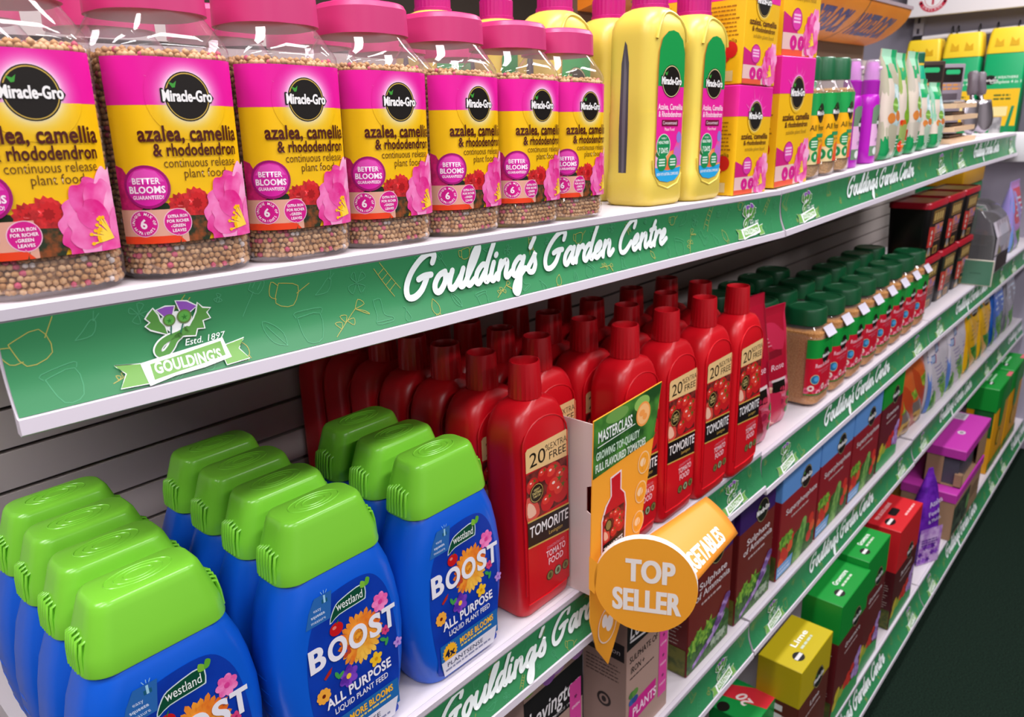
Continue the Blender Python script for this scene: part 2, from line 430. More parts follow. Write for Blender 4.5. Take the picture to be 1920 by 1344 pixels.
# ---- faint garden drawings scattered over the banner
def doodle(A, kind, x, y, s, col, L=1, w=0.55, rot=0.0):
    D = {
     'pear': [[(0, 9), (2, 5), (4, 0), (6, -6), (3, -11), (-3, -11), (-6, -6), (-4, 0), (-2, 5), (0, 9), (-1, 13), (-4, 15)]],
     'can': [[(-8, 6), (-7, -9), (7, -9), (8, 6), (-8, 6)], [(8, 0), (14, 6), (17, 9)], [(-8, 4), (-14, 6), (-13, -4), (-7, -6)]],
     'boot': [[(-4, 12), (-3, -2), (-5, -10), (12, -10), (13, -6), (5, -2), (4, 12), (-4, 12)], [(-5, -8), (12, -8)]],
     'spade': [[(-4, 4), (-4, 13), (4, 13), (4, 4), (-4, 4)], [(0, 4), (0, -14)], [(-2, 6), (-2, 12)], [(2, 6), (2, 12)]],
     'sprig': [[(-14, -6), (0, 0), (14, 6)], [(-6, -3), (-9, 4), (-3, 2), (-6, -3)], [(0, 0), (-2, 7), (4, 5), (0, 0)], [(2, 1), (6, -5), (9, 0), (2, 1)], [(14, 6), (20, 12), (24, 6), (14, 6)], [(14, 6), (22, 0), (24, -4), (14, 6)]],
     'bee': [[(-5, 0), (0, 3), (6, 0), (0, -3), (-5, 0)], [(0, 3), (-3, 8), (3, 7), (1, 3)], [(-1, -3), (-1, 3)], [(2, -2.6), (2, 2.6)]],
     'pot': [[(-9, 7), (-6, -11), (6, -11), (9, 7), (-9, 7)], [(-10, 7), (-10, 11), (10, 11), (10, 7)]],
     'ladder': [[(-4, -16), (-2, 16)], [(5, -16), (5, 16)], [(-4, -9), (5, -9)], [(-3, -3), (5, -3)], [(-3, 3), (5, 3)], [(-2, 9), (5, 9)]],
     'leaf': [[(0, -12), (-5, -4), (-4, 6), (0, 13), (4, 6), (5, -4), (0, -12)], [(0, -12), (0, 9)]],
     'flower': [[(0, 0), (-6, 6), (-2, 10), (0, 0), (5, 9), (9, 4), (0, 0), (8, -4), (3, -9), (0, 0), (-5, -9), (-9, -2), (0, 0)]],
     'bulb': [[(0, 12), (6, 2), (5, -7), (0, -10), (-5, -7), (-6, 2), (0, 12)], [(-3, -9), (-4, -14)], [(0, -10), (0, -15)], [(3, -9), (4, -14)]],
     'carrot': [[(-9, 2), (0, 5), (9, 9), (11, 5), (3, -2), (-9, 2)], [(10, 7), (17, 10)], [(10, 7), (15, 14)]]}[kind]
    c, q = math.cos(rot), math.sin(rot)
    for P in D:
        A.stroke([(x + (c * a - q * b) * s, y + (q * a + c * b) * s) for a, b in P], w, col, L, smooth=3, caps=False)
# ================================================================ models
WHITE = mat('#c6bec9', 0.42, name='white_enamel'); WHITE2 = mat('#cfc8ce', 0.5)
GREEN_B = '#2b7a4b'
CLEAR = clear_mat(haze=0.05)

# ---------------------------------------------------------------- shelf edge banner graphics (mm, u from the left end, v from the bottom)
BADGE = thistle_badge()
def banner_art(L, seed, text_at, badges):
    A = Art(); rr = random.Random(seed)
    A.rect(0, 0, L, 56, GREEN_B, 0)
    kinds = ['pear', 'can', 'boot', 'spade', 'sprig', 'bee', 'pot', 'ladder', 'leaf', 'flower', 'bulb', 'carrot']
    x = 14; i = 0
    while x < L - 14:
        k = kinds[(i * 5 + seed) % 12]
        gold = (i % 3 == 0)
        busy = (text_at and text_at[0] - 8 < x < text_at[1] + 8) or any(abs(x - b) < 48 for b in badges)
        yy = (14 if i % 2 else 42) if not busy else (8 if i % 2 else 49)
        doodle(A, k, x, yy + rr.uniform(-3, 3), rr.uniform(0.75, 1.1) * (0.6 if busy else 1), '#a9a04c' if gold else '#459468', 1, 0.5, rr.uniform(-0.7, 0.7))
        x += rr.uniform(11, 18); i += 1
    for b in badges: A.merge(BADGE, b, 37, 0.90, 1)
    if text_at:
        script(A, "Goulding's Garden Centre", text_at[0], 21, 16.2, '#dfe6e6', 3, width=text_at[1] - text_at[0], w=0.30, grow=0.5)
    return A
PROF = catmull([(-0.0022, -0.0072), (-0.0012, -0.016), (-0.0006, -0.026), (-0.0012, -0.036), (-0.0032, -0.046), (-0.0078, -0.0590)], 3)
def prof_len():
    d = [0]
    for a, b in zip(PROF, PROF[1:]): d.append(d[-1] + math.hypot(b[0] - a[0], b[1] - a[1]))
    return d
_PL = prof_len()
def banner_map(x0, lean):
    tot = _PL[-1]
    def f(u, v, L):
        s = (1 - v / 56.0) * tot
        k = 0
        while k < len(_PL) - 2 and s > _PL[k + 1]: k += 1
        t = (s - _PL[k]) / (_PL[k + 1] - _PL[k]); a, b = PROF[k], PROF[k + 1]
        dz = a[1] + (b[1] - a[1]) * t
        return (x0 + u / 1000, a[0] + (b[0] - a[0]) * t + lean * (dz + 0.0072) - 0.0005 - L * EPS * 1.3, dz)
    return f
def make_shelf(x0, x1, yf, z, label, seed, lean=0.0, slope=0.0, text=True, depth=None, badges=True, trim=0.0):
    L = (x1 - x0) - 0.004
    back = (WALLY - yf) if depth is None else depth
    t = thing('shelf', label, 'shelf', (x0, yf, z), (0, -math.atan(slope), 0))
    MB().box(0.001, L + 0.001, 0.004, back, -0.028, 0.0, WHITE2).obj('shelf_board', t, smooth=0)
    p = [(-0.0020, 0.0002), (-0.0026, -0.0005), (-0.0026, -0.0066), (-0.0014, -0.0072)] 
    holder = p + [(a[0] + lean * (a[1] + 0.0072) + 0.0006, a[1]) for a in PROF[1:-1]]
    e = PROF[-1]; ey = e[0] + lean * (e[1] + 0.0072)
    holder += [(ey, e[1]), (ey - 0.0022, e[1] - 0.0004), (ey - 0.0034, e[1] - 0.0088), (ey - 0.001, e[1] - 0.0102), (ey + 0.0035, e[1] - 0.009)]
    holder += [(a[0] + lean * (a[1] + 0.0072) + 0.0026, a[1]) for a in reversed(PROF[1:-1])] + [(0.002, -0.0075), (0.0036, -0.001), (0.0036, 0.0002)]
    MB().extr(holder, 0.0, L + 0.002, WHITE).obj('label_holder', t, smooth=20)
    Lm = L * 1000
    A = banner_art(Lm, seed, (Lm * 0.275, Lm * 0.685) if text else None, (Lm * 0.095, Lm * 0.895) if badges else ())
    tot = [(1 - s / _PL[-1]) * 56 for s in _PL[1:-1]]
    A.build('banner', t, banner_map(0.001, lean), cuts=(), vcuts=tot, rough=0.36, clip=(0, 0.4, Lm, 55.6), spec=0.7, smooth=True)
    return t

# ---------------------------------------------------------------- common brand roundel: black disc with white name across
def roundel(A, cx, cy, r, L, halo=None, ring='#c9a94e', word='Miracle-Gro', ww=2.16, rays=None):
    if halo: A.star(cx, cy, r * 1.62, r * 1.25, 18, halo, L, var=0.14)
    A.ell(cx, cy, r, r, '#15110f', L + 1, 36)
    if ring:
        A.ell(cx, cy, r * 0.95, r * 0.95, ring, L + 2, 36); A.ell(cx, cy, r * 0.905, r * 0.905, '#171311', L + 3, 36)
    A.text(word, cx, cy - r * 0.2, r * 0.5, '#15110f', L + 4, w=r * (ww + 0.14), bold=0.085, res=1)
    A.text(word, cx, cy - r * 0.19, r * 0.46, '#f2f0f0', L + 5, w=r * ww, bold=0.042)
    A.poly([(cx - r * 0.62, cy + r * 0.34), (cx - r * 0.78, cy + r * 0.58), (cx - r * 0.56, cy + r * 0.5), (cx - r * 0.42, cy + r * 0.62), (cx - r * 0.5, cy + r * 0.36)], '#3f9a3a', L + 4)
def mixhex(a, b, t):
    return '#' + ''.join('%02x' % round(int(a[k:k + 2], 16) * (1 - t) + int(b[k:k + 2], 16) * t) for k in (1, 3, 5))
def glow(A, cx, cy, r, yb, up, low, L, n=14, reach=0.8):              # printed burst of light behind the roundel, two-tone
    for k in range(22):
        a = 0.12 + k * 2 * PI / 22; R = r * (1.55 + 0.35 * math.sin(k * 2.3)); y1 = cy + R * math.sin(a)
        if cy + r * math.sin(a) < yb: continue
        A.poly([(cx + r * math.cos(a - 0.09), cy + r * math.sin(a - 0.09)), (cx + R * math.cos(a), y1), (cx + r * math.cos(a + 0.09), cy + r * math.sin(a + 0.09))], mixhex(up, '#ffffff', 0.28), L)
    th = math.asin(max(-1, min(1, (yb - cy) / r)))
    for k in range(n):
        R = r * (1 + reach * (1 - (k + 1) / (n + 0.0)) ** 1.25 + 0.02); t = ((k + 1) / n) ** 1.7 * 0.9
        s = math.asin(max(-1, min(1, (yb - cy) / R)))
        A.poly([(cx + R * math.cos(s + (PI - 2 * s) * q / 24), cy + R * math.sin(s + (PI - 2 * s) * q / 24)) for q in range(25)], mixhex(up, '#fbe8f4', t), L + 1 + k * 0.5)
        A.poly([(cx + R * math.cos(PI - s + (PI + 2 * s) * q / 24), cy + R * math.sin(PI - s + (PI + 2 * s) * q / 24)) for q in range(25)], mixhex(low, '#fbf3dc', t * 0.9), L + 1 + k * 0.5)
PINK = '#e3189a'; YEL = '#f0bc0e'; BRN = '#4a1410'
def camellia(A, cx, cy, s, L):
    cols = ['#f48cc6', '#ee5cae', '#f6a6d4', '#ea3f9f', '#f27cbd', '#ee54aa', '#f7b2da']
    big = nmat('#e23a96', '#f083c0', 70, 0.4, lo=0.35, hi=0.68); mid = nmat('#d81c82', '#e85cab', 90, 0.4, lo=0.35, hi=0.65); lite = nmat('#ee7cbc', '#f6b2d8', 60, 0.4)
    npet = [0]
    def petal(a, l, w, m, LL):
        c, q = math.cos(a), math.sin(a)
        P = [(0, 0), (0.3 * l, 0.42 * w), (0.72 * l, 0.5 * w), (0.98 * l, 0.25 * w), (l * 0.93, 0), (l, -0.22 * w), (0.74 * l, -0.5 * w), (0.3 * l, -0.4 * w)]
        A.poly([(cx + s * (c * x - q * y), cy + s * (q * x + c * y)) for x, y in P], m, L + npet[0], smooth=4); npet[0] += 0.8
    petal(2.75, 27, 24, big, L); petal(2.05, 30, 20, mid, L); petal(1.45, 34, 17, lite, L); petal(3.5, 26, 22, mid, L + 1); petal(1.75, 27, 18, big, L + 1)
    petal(1.1, 24, 16, lite, L + 2); petal(4.2, 20, 22, lite, L + 2); petal(3.1, 22, 20, big, L + 3); petal(2.35, 20, 15, mid, L + 3); petal(5.0, 16, 20, big, L + 3); petal(0.2, 12, 20, big, L + 2)
    rr = random.Random(5)
    for k in range(14):
        a = 2.0 + k * 0.11 + rr.uniform(-0.05, 0.05); l = s * rr.uniform(8, 13)
        A.stroke([(cx + s * 1, cy - s * 5), (cx + s * 1 + l * math.cos(a), cy - s * 4 + l * math.sin(a))], 0.9 * s, '#f6d24a', L + 9.5)
        A.ell(cx + s + l * math.cos(a), cy - s * 4 + l * math.sin(a), 1.0 * s, 1.0 * s, '#f2b90f', L + 10.5, 8)
def carnation(A, cx, cy, r, L):
    m = nmat('#8e0c12', '#d8252a', 160, 0.5, lo=0.38, hi=0.62)
    A.star(cx, cy, r, r * 0.86, 15, m, L, var=0.1); A.star(cx + r * 0.1, cy + r * 0.1, r * 0.66, r * 0.5, 11, '#c81e24', L + 1, var=0.1); A.star(cx, cy, r * 0.36, r * 0.25, 9, '#a01016', L + 2)
def azalea_art(full=True, sub=('continuous release', 'plant food')):
    A = Art()                                                       # 84 x 108, u centred
    A.rect(-42, 0, 42, 108, YEL, 0, 1.2); A.rect(-42, 81, 42, 108, PINK, 1, 0.6)
    cx, cy, r = 6.5, 86, 14.3
    glow(A, cx, cy, r, 81, PINK, YEL, 2)
    roundel(A, cx, cy, r, 10)
    A.text('azalea, camellia', 6, 60.5, 9.2, BRN, 12, w=62, bold=0.025); A.text('& rhododendron', 8.5, 51.8, 7.6, BRN, 12, w=53, bold=0.025)
    A.text(sub[0], 10.5, 45, 5.8, '#5c3414', 5, w=47, bold=-0.004); A.text(sub[1], 12, 38.6, 5.8, '#5c3414', 5, w=27, bold=-0.004)
    # lower left: petals, badges, carnation
    dk = nmat('#a80c58', '#d81a78', 120, 0.45)
    A.poly([(-42, 20), (-42, 47), (-37, 45), (-33, 38), (-29, 33), (-24, 24), (-22, 18)], dk, 3); A.poly([(-30, 20), (-20, 26), (-8, 22), (-6, 17), (-30, 16)], '#16280f', 3)
    carnation(A, -6, 22, 8, 4); carnation(A, 4, 23, 10, 8)
    A.poly([(-4, 16), (10, 15), (12, 6), (9, 0), (-10, 0)], nmat('#1d2a12', '#8a4318', 140, 0.5, lo=0.45, hi=0.62), 11.2)
    A.rect(-42, 0, -4, 20.5, '#d9a08c', 11.4, 0.5); A.poly([(-42, 0), (-42, 4.5), (-10, 4.5), (-6, 0)], '#e2401c', 11.8)
    A.poly([(-14, 10), (-8, 15), (-4, 7), (-10, 4.6)], '#efe2e0', 11.9)
    for (bx, by, br) in ((-28.5, 12.2, 7.6), (-9.3, 12.4, 7.9)): A.ell(bx, by, br + 0.5, br + 0.5, '#e9b9cf', 12.2); A.ell(bx, by, br, br, '#cf1487', 12.6)
    A.text('6', -28.5, 9.3, 5.8, '#f4e8f0', 13.2, bold=0.03); A.arctext('UNIQUE MIX OF', -28.5, 12.2, 5.2, 1.7, '#f4e8f0', 13.2, PI / 2, 0.27); A.arctext('NUTRIENTS', -28.5, 12.2, 6.7, 1.7, '#f4e8f0', 13.2, -PI / 2, 0.26, inward=True)
    for q, s in enumerate(('EXTRA IRON', 'FOR RICHER', 'GREEN', 'LEAVES')): A.text(s, -9.3, 15.2 - q * 2.9, 1.9, '#f4e8f0', 13.2, w=(11.5, 13, 7.5, 8)[q], bold=0.025)
    bx, by = -24, 34
    A.ell(bx, by, 12.8, 12.8, '#9a0f6a', 12, 36); A.ell(bx, by, 11.2, 11.2, '#d0209a', 12.5, 36); A.poly([(bx - 9.8, by + 3), (bx - 5.5, by + 9.2), (bx, by + 10.6), (bx + 5.5, by + 9.2), (bx + 9.8, by + 3)], '#e04cb2', 12.9)
    A.text('BETTER', bx, by + 1.8, 3.7, '#f6e6f0', 13.4, w=15, bold=0.025); A.text('BLOOMS', bx, by - 3.6, 4.2, '#f6e6f0', 13.4, w=19.6, bold=0.035); A.text('GUARANTEED!', bx, by - 7.2, 2.3, '#f6e6f0', 13.4, w=16.6, bold=0.02)
    camellia(A, 35.5, 12, 1.05, 13)
    return A
def clip_art(A, x0, y0, x1, y1):
    B = Art(); B.clipbox = (x0, y0, x1, y1); B.items = A.items; return B

# ---------------------------------------------------------------- clear shaker jar with rounded-square body
def jar_outline(h, r):
    flat = h - r
    def f(s, off=0.0):
        a = abs(s); sg = 1 if s >= 0 else -1
        if a <= flat: x, y, nx, ny = a, -h, 0, -1
        elif a <= flat + r * PI / 2:
            t = (a - flat) / r; x = flat + r * math.sin(t); y = -flat - r * math.cos(t); nx, ny = math.sin(t), -math.cos(t)
        else: x, y, nx, ny = h, -flat + (a - flat - r * PI / 2), 1, 0
        return sg * (x + nx * off), y + ny * off
    return f
_ICO = None
def ico():
    global _ICO
    if _ICO is None:
        bm = bmesh.new(); bmesh.ops.create_icosphere(bm, subdivisions=1, radius=1.0); bm.verts.ensure_lookup_table()
        _ICO = ([tuple(v.co) for v in bm.verts], [tuple(v.index for v in f.verts) for f in bm.faces]); bm.free()
    return _ICO
def beads_mesh(h, r, z0, z1, br, skip=None):
    V, F = ico(); B = MB(); rr = random.Random(3)
    mats = [nmat('#c9a070', '#b98b58', 300, 0.6), mat('#bb8c56', 0.6), mat('#cfa87a', 0.6), mat('#c24a66', 0.6), mat('#d8d0c8', 0.6), mat('#a97844', 0.6)]
    w = [0.34, 0.24, 0.2, 0.09, 0.05, 0.08]
    f = jar_outline(h, r); half = (h - r) + r * PI / 2 + (h - r)
    def bead(x, y, z, q):
        k = rr.choices(range(6), w)[0]
        a, b, c = q * rr.uniform(0.85, 1.15), q * rr.uniform(0.85, 1.15), q * rr.uniform(0.85, 1.1)
        B.add([(x + v[0] * a, y + v[1] * b, z + v[2] * c) for v in V], F, mats[k])
    z = z0 + br; row = 0
    while z < z1:
        for sgn in (0, 1):
            s = -half + (row % 2) * br
            while s < half:
                if not (skip and sgn == 0 and skip[0] < s < skip[1] and skip[2] < z < skip[3]):
                    x, y = f(s + rr.uniform(-1, 1) * br * 0.4, -br * rr.uniform(0.9, 1.5))
                    if sgn: y = -y
                    if not (sgn and abs(s) > h - r * 0.1 and False): bead(x, y, z + rr.uniform(-0.3, 0.3) * br, br * rr.uniform(0.85, 1.18))
                s += br * 1.95
            if sgn == 0 and row % 1 == 0 and z < z1 - 0.016 and row % 3: pass
        z += br * 1.72; row += 1
    q = -h + 2 * br
    while q < h:
        p = -h + 2 * br
        while p < h:
            if math.hypot(max(abs(p) - (h - r), 0), max(abs(q) - (h - r), 0)) < r - br: bead(p + rr.uniform(-1, 1) * br * 0.5, q + rr.uniform(-1, 1) * br * 0.5, z1 + rr.uniform(-0.6, 0.9) * br, br)
            p += br * 1.9
        q += br * 1.9
    return B
def make_jar(name, label, cat, lid_col, W=0.0825, H=0.181, art=None, fill='beads', level=0.134, lid_h=0.022, zlab=0.023, hlab=108.0, wlab=84.0, lid_r=0.0335, fillcols=('#a8703c', '#c08a52'), group=None, ushift=-7.0, rf=0.32):
    t = thing(name, label, cat, group=group)
    h = W / 2; r = W * rf; zs = H - lid_h - 0.021                     # shoulder height
    secs = [(rrect(W - 0.010, W - 0.010, r - 0.004, 8), 0.0), (rrect(W - 0.003, W - 0.003, r, 8), 0.0022), (rrect(W, W, r, 8), 0.006), (rrect(W, W, r, 8), 0.019), (rrect(W - 0.0012, W - 0.0012, r, 8), 0.0205), (rrect(W - 0.0012, W - 0.0012, r, 8), zs - 0.006), (rrect(W, W, r, 8), zs - 0.004), (rrect(W - 0.0006, W - 0.0006, r, 8), zs)]
    for k in range(1, 7):
        a = k / 6; w = W + (2 * (lid_r - 0.0012) - W) * a ** 1.1; secs.append((rrect(w, w, r + (w / 2 - r) * a * 0.9, 8), zs + 0.021 * a ** 0.9))
    secs.append((rrect(2 * lid_r - 0.006, 2 * lid_r - 0.006, lid_r, 8), zs + 0.024))
    MB().loft(secs, CLEAR, top=False).obj('clear_jar', t, smooth=50)
    B = MB()                                                           # what is in the jar
    core = h - 0.0052 if fill == 'beads' else h - 0.0022
    B.loft([(rrect(2 * core - 0.008, 2 * core - 0.008, r - 0.006, 8), 0.0025), (rrect(2 * core, 2 * core, r - 0.004, 8), 0.005), (rrect(2 * core, 2 * core, r - 0.004, 8), level - 0.004), (rrect(2 * core - 0.01, 2 * core - 0.01, r - 0.006, 8), level - 0.001)],
           nmat('#b98a5c', '#d2a878', 500, 0.7) if fill == 'beads' else nmat(fillcols[0], fillcols[1], 420, 0.7, bump=0.8, lo=0.35, hi=0.65))
    g = B.obj('plant_food_core' if fill == 'beads' else 'plant_food_granules', t, smooth=40)
    if fill == 'beads':
        bd = beads_mesh(h - 0.0012, r - 0.001, 0.003, level, 0.0020, skip=(-0.042, 0.028, 0.030, 0.118)).obj('plant_food_granules', t, smooth=60); bd['kind'] = 'stuff'
        g['kind'] = 'stuff'; bd.data.set_sharp_from_angle(angle=PI)
    else: g['kind'] = 'stuff'
    L = MB(); lm = mat(lid_col, 0.38, spec=0.5); z = H - lid_h
    oc = []
    for (rad, zz) in ((lid_r, z - 0.001), (lid_r - 0.0006, z + lid_h * 0.80), (lid_r - 0.0024, z + lid_h * 0.955), (lid_r - 0.0042, z + lid_h), (lid_r - 0.009, z + lid_h), (lid_r - 0.0095, z + lid_h - 0.0012)):
        oc.append((rrect(2 * rad, 2 * rad, rad * 0.8, 8), zz))
    L.loft(oc, lm); L.obj('lid', t, smooth=22)
    if art:
        f = jar_outline(h, r)
        cuts = [k for k in range(-44, 45, 4)]
        def fm(u, v, LL):
            x, y = f((u + ushift) / 1000.0, 0.0003 + LL * EPS); return (x, y, zlab + v / 1000.0)
        art.build('label', t, fm, cuts=cuts, rough=0.3, clip=(-wlab / 2, 0, wlab / 2, hlab), smooth=True)
    return t

# ---------------------------------------------------------------- blue liquid feed bottle with lime measuring cap
def boost_art():
    A = Art(); B2 = nmat('#08309c', '#0b3cae', 20, 0.35)
    P = [(-36, 8), (40, 6), (46, 20), (52, 50), (53, 95), (48, 135), (36, 158), (20, 166), (-8, 165), (-22, 160), (-38, 140), (-46, 110), (-47, 70), (-42, 30)]
    A.poly(P, B2, 0, smooth=4)
    A.poly([(-31, 168), (-13, 168), (-17, 143), (-43, 143), (-38, 157)], '#2b66ae', 1)
    for q, s in enumerate(('easy', 'squeeze', 'measure')): A.text(s, -29, 155.5 - q * 5, 3.2, '#cfdcf2', 2, w=(8, 14, 15)[q], bold=0.02 if q == 1 else 0.0, shear=-0.25)
    A.rect(-24, 160, -18, 163.5, '#1c5a78', 2); A.rect(-22, 160, -20, 167, '#9fd0ea', 3)
    for a in (-0.7, 0, 0.7): A.stroke([(-21 + 3 * math.sin(a), 168 + 1 * math.cos(a)), (-21 + 5 * math.sin(a), 170 + 1.5 * math.cos(a))], 0.5, '#9fd0ea', 3)
    A.poly([(-19, 137), (-13, 150), (-4, 155), (20, 158), (22, 144), (17, 142), (-8, 141)], '#cfe0e6', 3, smooth=3); A.poly([(-18, 138), (-12, 149.5), (-4, 154), (19, 157), (21, 145), (16, 143), (-8, 142)], '#0d4a33', 4, smooth=3)
    A.text('westland', 4, 145.5, 8.4, '#eef2f0', 6, w=29, bold=0.004)
    A.poly([(17, 155), (18, 161), (23, 158), (22, 154)], '#7cb93a', 5, smooth=3); A.poly([(22, 155), (24, 162), (28, 160), (26, 155)], '#5fa832', 5, smooth=3)
    # gerbera behind the word
    og = nmat('#e0661c', '#f29a2e', 60, 0.45); oy = nmat('#e9982a', '#f6c04a', 60, 0.45)
    cx, cy = 12, 108
    for ring, (n, r1, w, m) in enumerate(((26, 26, 5.4, og), (22, 22, 5.0, oy if False else og))):
        for k in range(n):
            a = 2 * PI * k / n + ring * 0.12; c, s = math.cos(a), math.sin(a); rr = r1 * (1 + 0.06 * math.sin(k * 4.1))
            m2 = oy if (-2.0 < ((a + PI) % (2 * PI)) - PI < -0.2) else m
            A.poly([(cx + c * x - s * y, cy + s * x + c * y) for x, y in ((3, 0), (rr * 0.55, w / 2), (rr * 0.9, w * 0.42), (rr, 0), (rr * 0.9, -w * 0.42), (rr * 0.55, -w / 2))], m2, 2 + ring * 2 + k % 2)
    A.ell(cx, cy, 8.5, 8.5, nmat('#c96a12', '#efa42c', 300, 0.5), 6)
    def flower(x, y, r, n, c1, c2, L):
        for k in range(n):
            a = 2 * PI * k / n + 0.4; A.ell(x + r * 0.6 * math.cos(a), y + r * 0.6 * math.sin(a), r * 0.52, r * 0.40, c1, L + k % 2, 12, a)
        A.ell(x, y, r * 0.28, r * 0.28, c2, L + 2, 10)
    flower(37, 131, 9, 7, nmat('#e85aa8', '#f58cc8', 140, 0.45), '#d83c92', 6); flower(-6, 78, 10, 6, nmat('#54239a', '#7b3fc0', 120, 0.45), '#f2c23a', 6); flower(26, 77, 7, 5, '#f0bd28', '#d89410', 6)
    flower(-34, 74, 7, 9, '#f0a83c', '#6a1d10', 6); flower(53, 80, 5, 5, '#b58ad8', '#8a56b8', 6); flower(40, 100, 4.5, 6, '#d8417c', '#a8245a', 6); flower(-6, 104, 6, 6, '#c2452a', '#2f4fb0', 6)
    A.ell(-13, 130, 7.2, 6.2, '#c4161c', 6); A.ell(-15, 132, 2.2, 1.6, '#e87a70', 7, 12); A.stroke([(-12, 135), (-10, 138)], 0.9, '#2f7a2c', 7)
    for (x, y, a) in ((-14, 84, 0.6), (36, 92, -0.6), (40, 88, 1.2), (-18, 86, 2)): A.ell(x, y, 4.2, 1.9, '#3f9a4a', 6, 12, a)
    A.poly([(-32, 90), (-26, 95), (-22, 97), (-24, 92), (-30, 88)], '#b0281c', 6)
    for ch, x, y, w, hh in (('B', -36, 102, 17, 22.5), ('O', -14.5, 101, 21, 22), ('O', 8.5, 101, 21, 22), ('S', 28.5, 101, 14.5, 22), ('T', 45, 101, 16, 22.5)):
        A.text(ch, x, y, hh, '#e9e8f2', 12, w=w, bold=0.04)
    A.text('ALL PURPOSE', 5, 59.5, 10, '#eceaf4', 9, w=75, bold=0.028, rot=0.03); A.text('LIQUID PLANT FEED', 6.5, 50, 6, '#e4e4f0', 9, w=62, bold=0.015, rot=0.03)
    A.rect(-38, 16, 49, 43, '#1d64a8', 3); A.star(-25, 31, 11, 9.2, 18, '#f2b023', 5); A.text('4x', -25, 26.5, 9, '#111a3c', 7, w=15, bold=0.04)
    A.text('MORE BLOOMS', 16, 33, 7, '#f0b52c', 7, w=52, bold=0.035, rot=0.03); A.lines(-9, 40, (28.5,), 2, '#d9c36a', 7, 4)
    A.poly([(-38, 24), (47, 24), (41, 6), (-35, 7)], '#d6d4e0', 8); A.text('PLANTSENSE', -3, 16, 5, '#1a2450', 9, w=54, bold=0.01); A.lines(-33, 38, (11.5,), 2.2, '#7c80a0', 9, 8)
    return A
def make_boost():
    t = thing('plant_feed_bottle', 'x', 'bottle')
    blue = mat('#0b58cc', 0.3, spec=0.5, sss=0.0)
    D = 0.058; S = []
    TB = ((0, 0.094, 0.046), (0.002, 0.102, 0.054), (0.008, 0.108, 0.057), (0.03, 0.120, D), (0.06, 0.131, D), (0.09, 0.1365, D), (0.115, 0.1355, D), (0.14, 0.128, D), (0.16, 0.118, D), (0.176, 0.106, 0.0545), (0.184, 0.0995, 0.050), (0.187, 0.096, 0.047))
    for z, w, d in TB:
        S.append((rrect(w, d, min(0.0225, d / 2 - 0.001), 8), z))
    b = MB().loft(S, blue); 
    for s in (-1, 1):                                                 # moulded grip lines on the flanks
        for k in range(5):
            z = 0.05 + k * 0.013; q = max(i for i in range(len(TB)) if TB[i][0] <= z); a, c = TB[q], TB[q + 1]
            w = (a[1] + (c[1] - a[1]) * (z - a[0]) / (c[0] - a[0])) / 2
            b.tube([(s * (w - 0.0004), -0.008, z), (s * w, 0.0, z), (s * (w - 0.0004), 0.008, z)], 0.0006, blue, 6)
    b.obj('bottle_body', t, smooth=40)
    lime = mat('#7fcf3a', 0.25, spec=0.5); c = MB(); S = []
    for z, w, d in ((0.1845, 0.1025, 0.052), (0.186, 0.1030, 0.0525), (0.2, 0.0985, 0.050), (0.226, 0.0815, 0.0420), (0.2310, 0.0780, 0.0400), (0.2338, 0.0745, 0.037), (0.235, 0.0705, 0.033)):
        S.append((rrect(w, d, d * 0.34, 8), z))
    c.loft(S, lime); cap = c.obj('cap', t, smooth=32)
    for s in (-1, 1):
        g = MB()
        for k in range(7):
            y = (k - 3) * 0.0041; zt = 0.2125 - abs(k - 3) * 0.0012; e = s * (0.0515 - max(0, abs(y) - 0.008) * 0.30)
            g.tube([(e, y, 0.1868), (e - s * 0.0008, y, 0.200), (e - s * 0.0026, y, zt), (e - s * 0.0085, y, zt + 0.0022)], [0.0015, 0.0015, 0.0014, 0.001], lime, 6)
        g.obj('grip_ribs', cap, smooth=60)
    r = MB()
    for k, (a, bb) in enumerate(((0.0235, 0.0118), (0.017, 0.0086), (0.0105, 0.0053))):
        P = [(a * math.cos(q * PI / 16), bb * math.sin(q * PI / 16), 0.2351) for q in range(33)]
        r.tube(P, 0.0005, lime, 4, cap=False)
    r.obj('embossed_rings', cap, smooth=60)
    boost_art().build('label', t, lambda u, v, L: (0.0005 + u * 0.00093, -D / 2 - 0.0002 - L * EPS, v / 1000), rough=0.28)
    return t

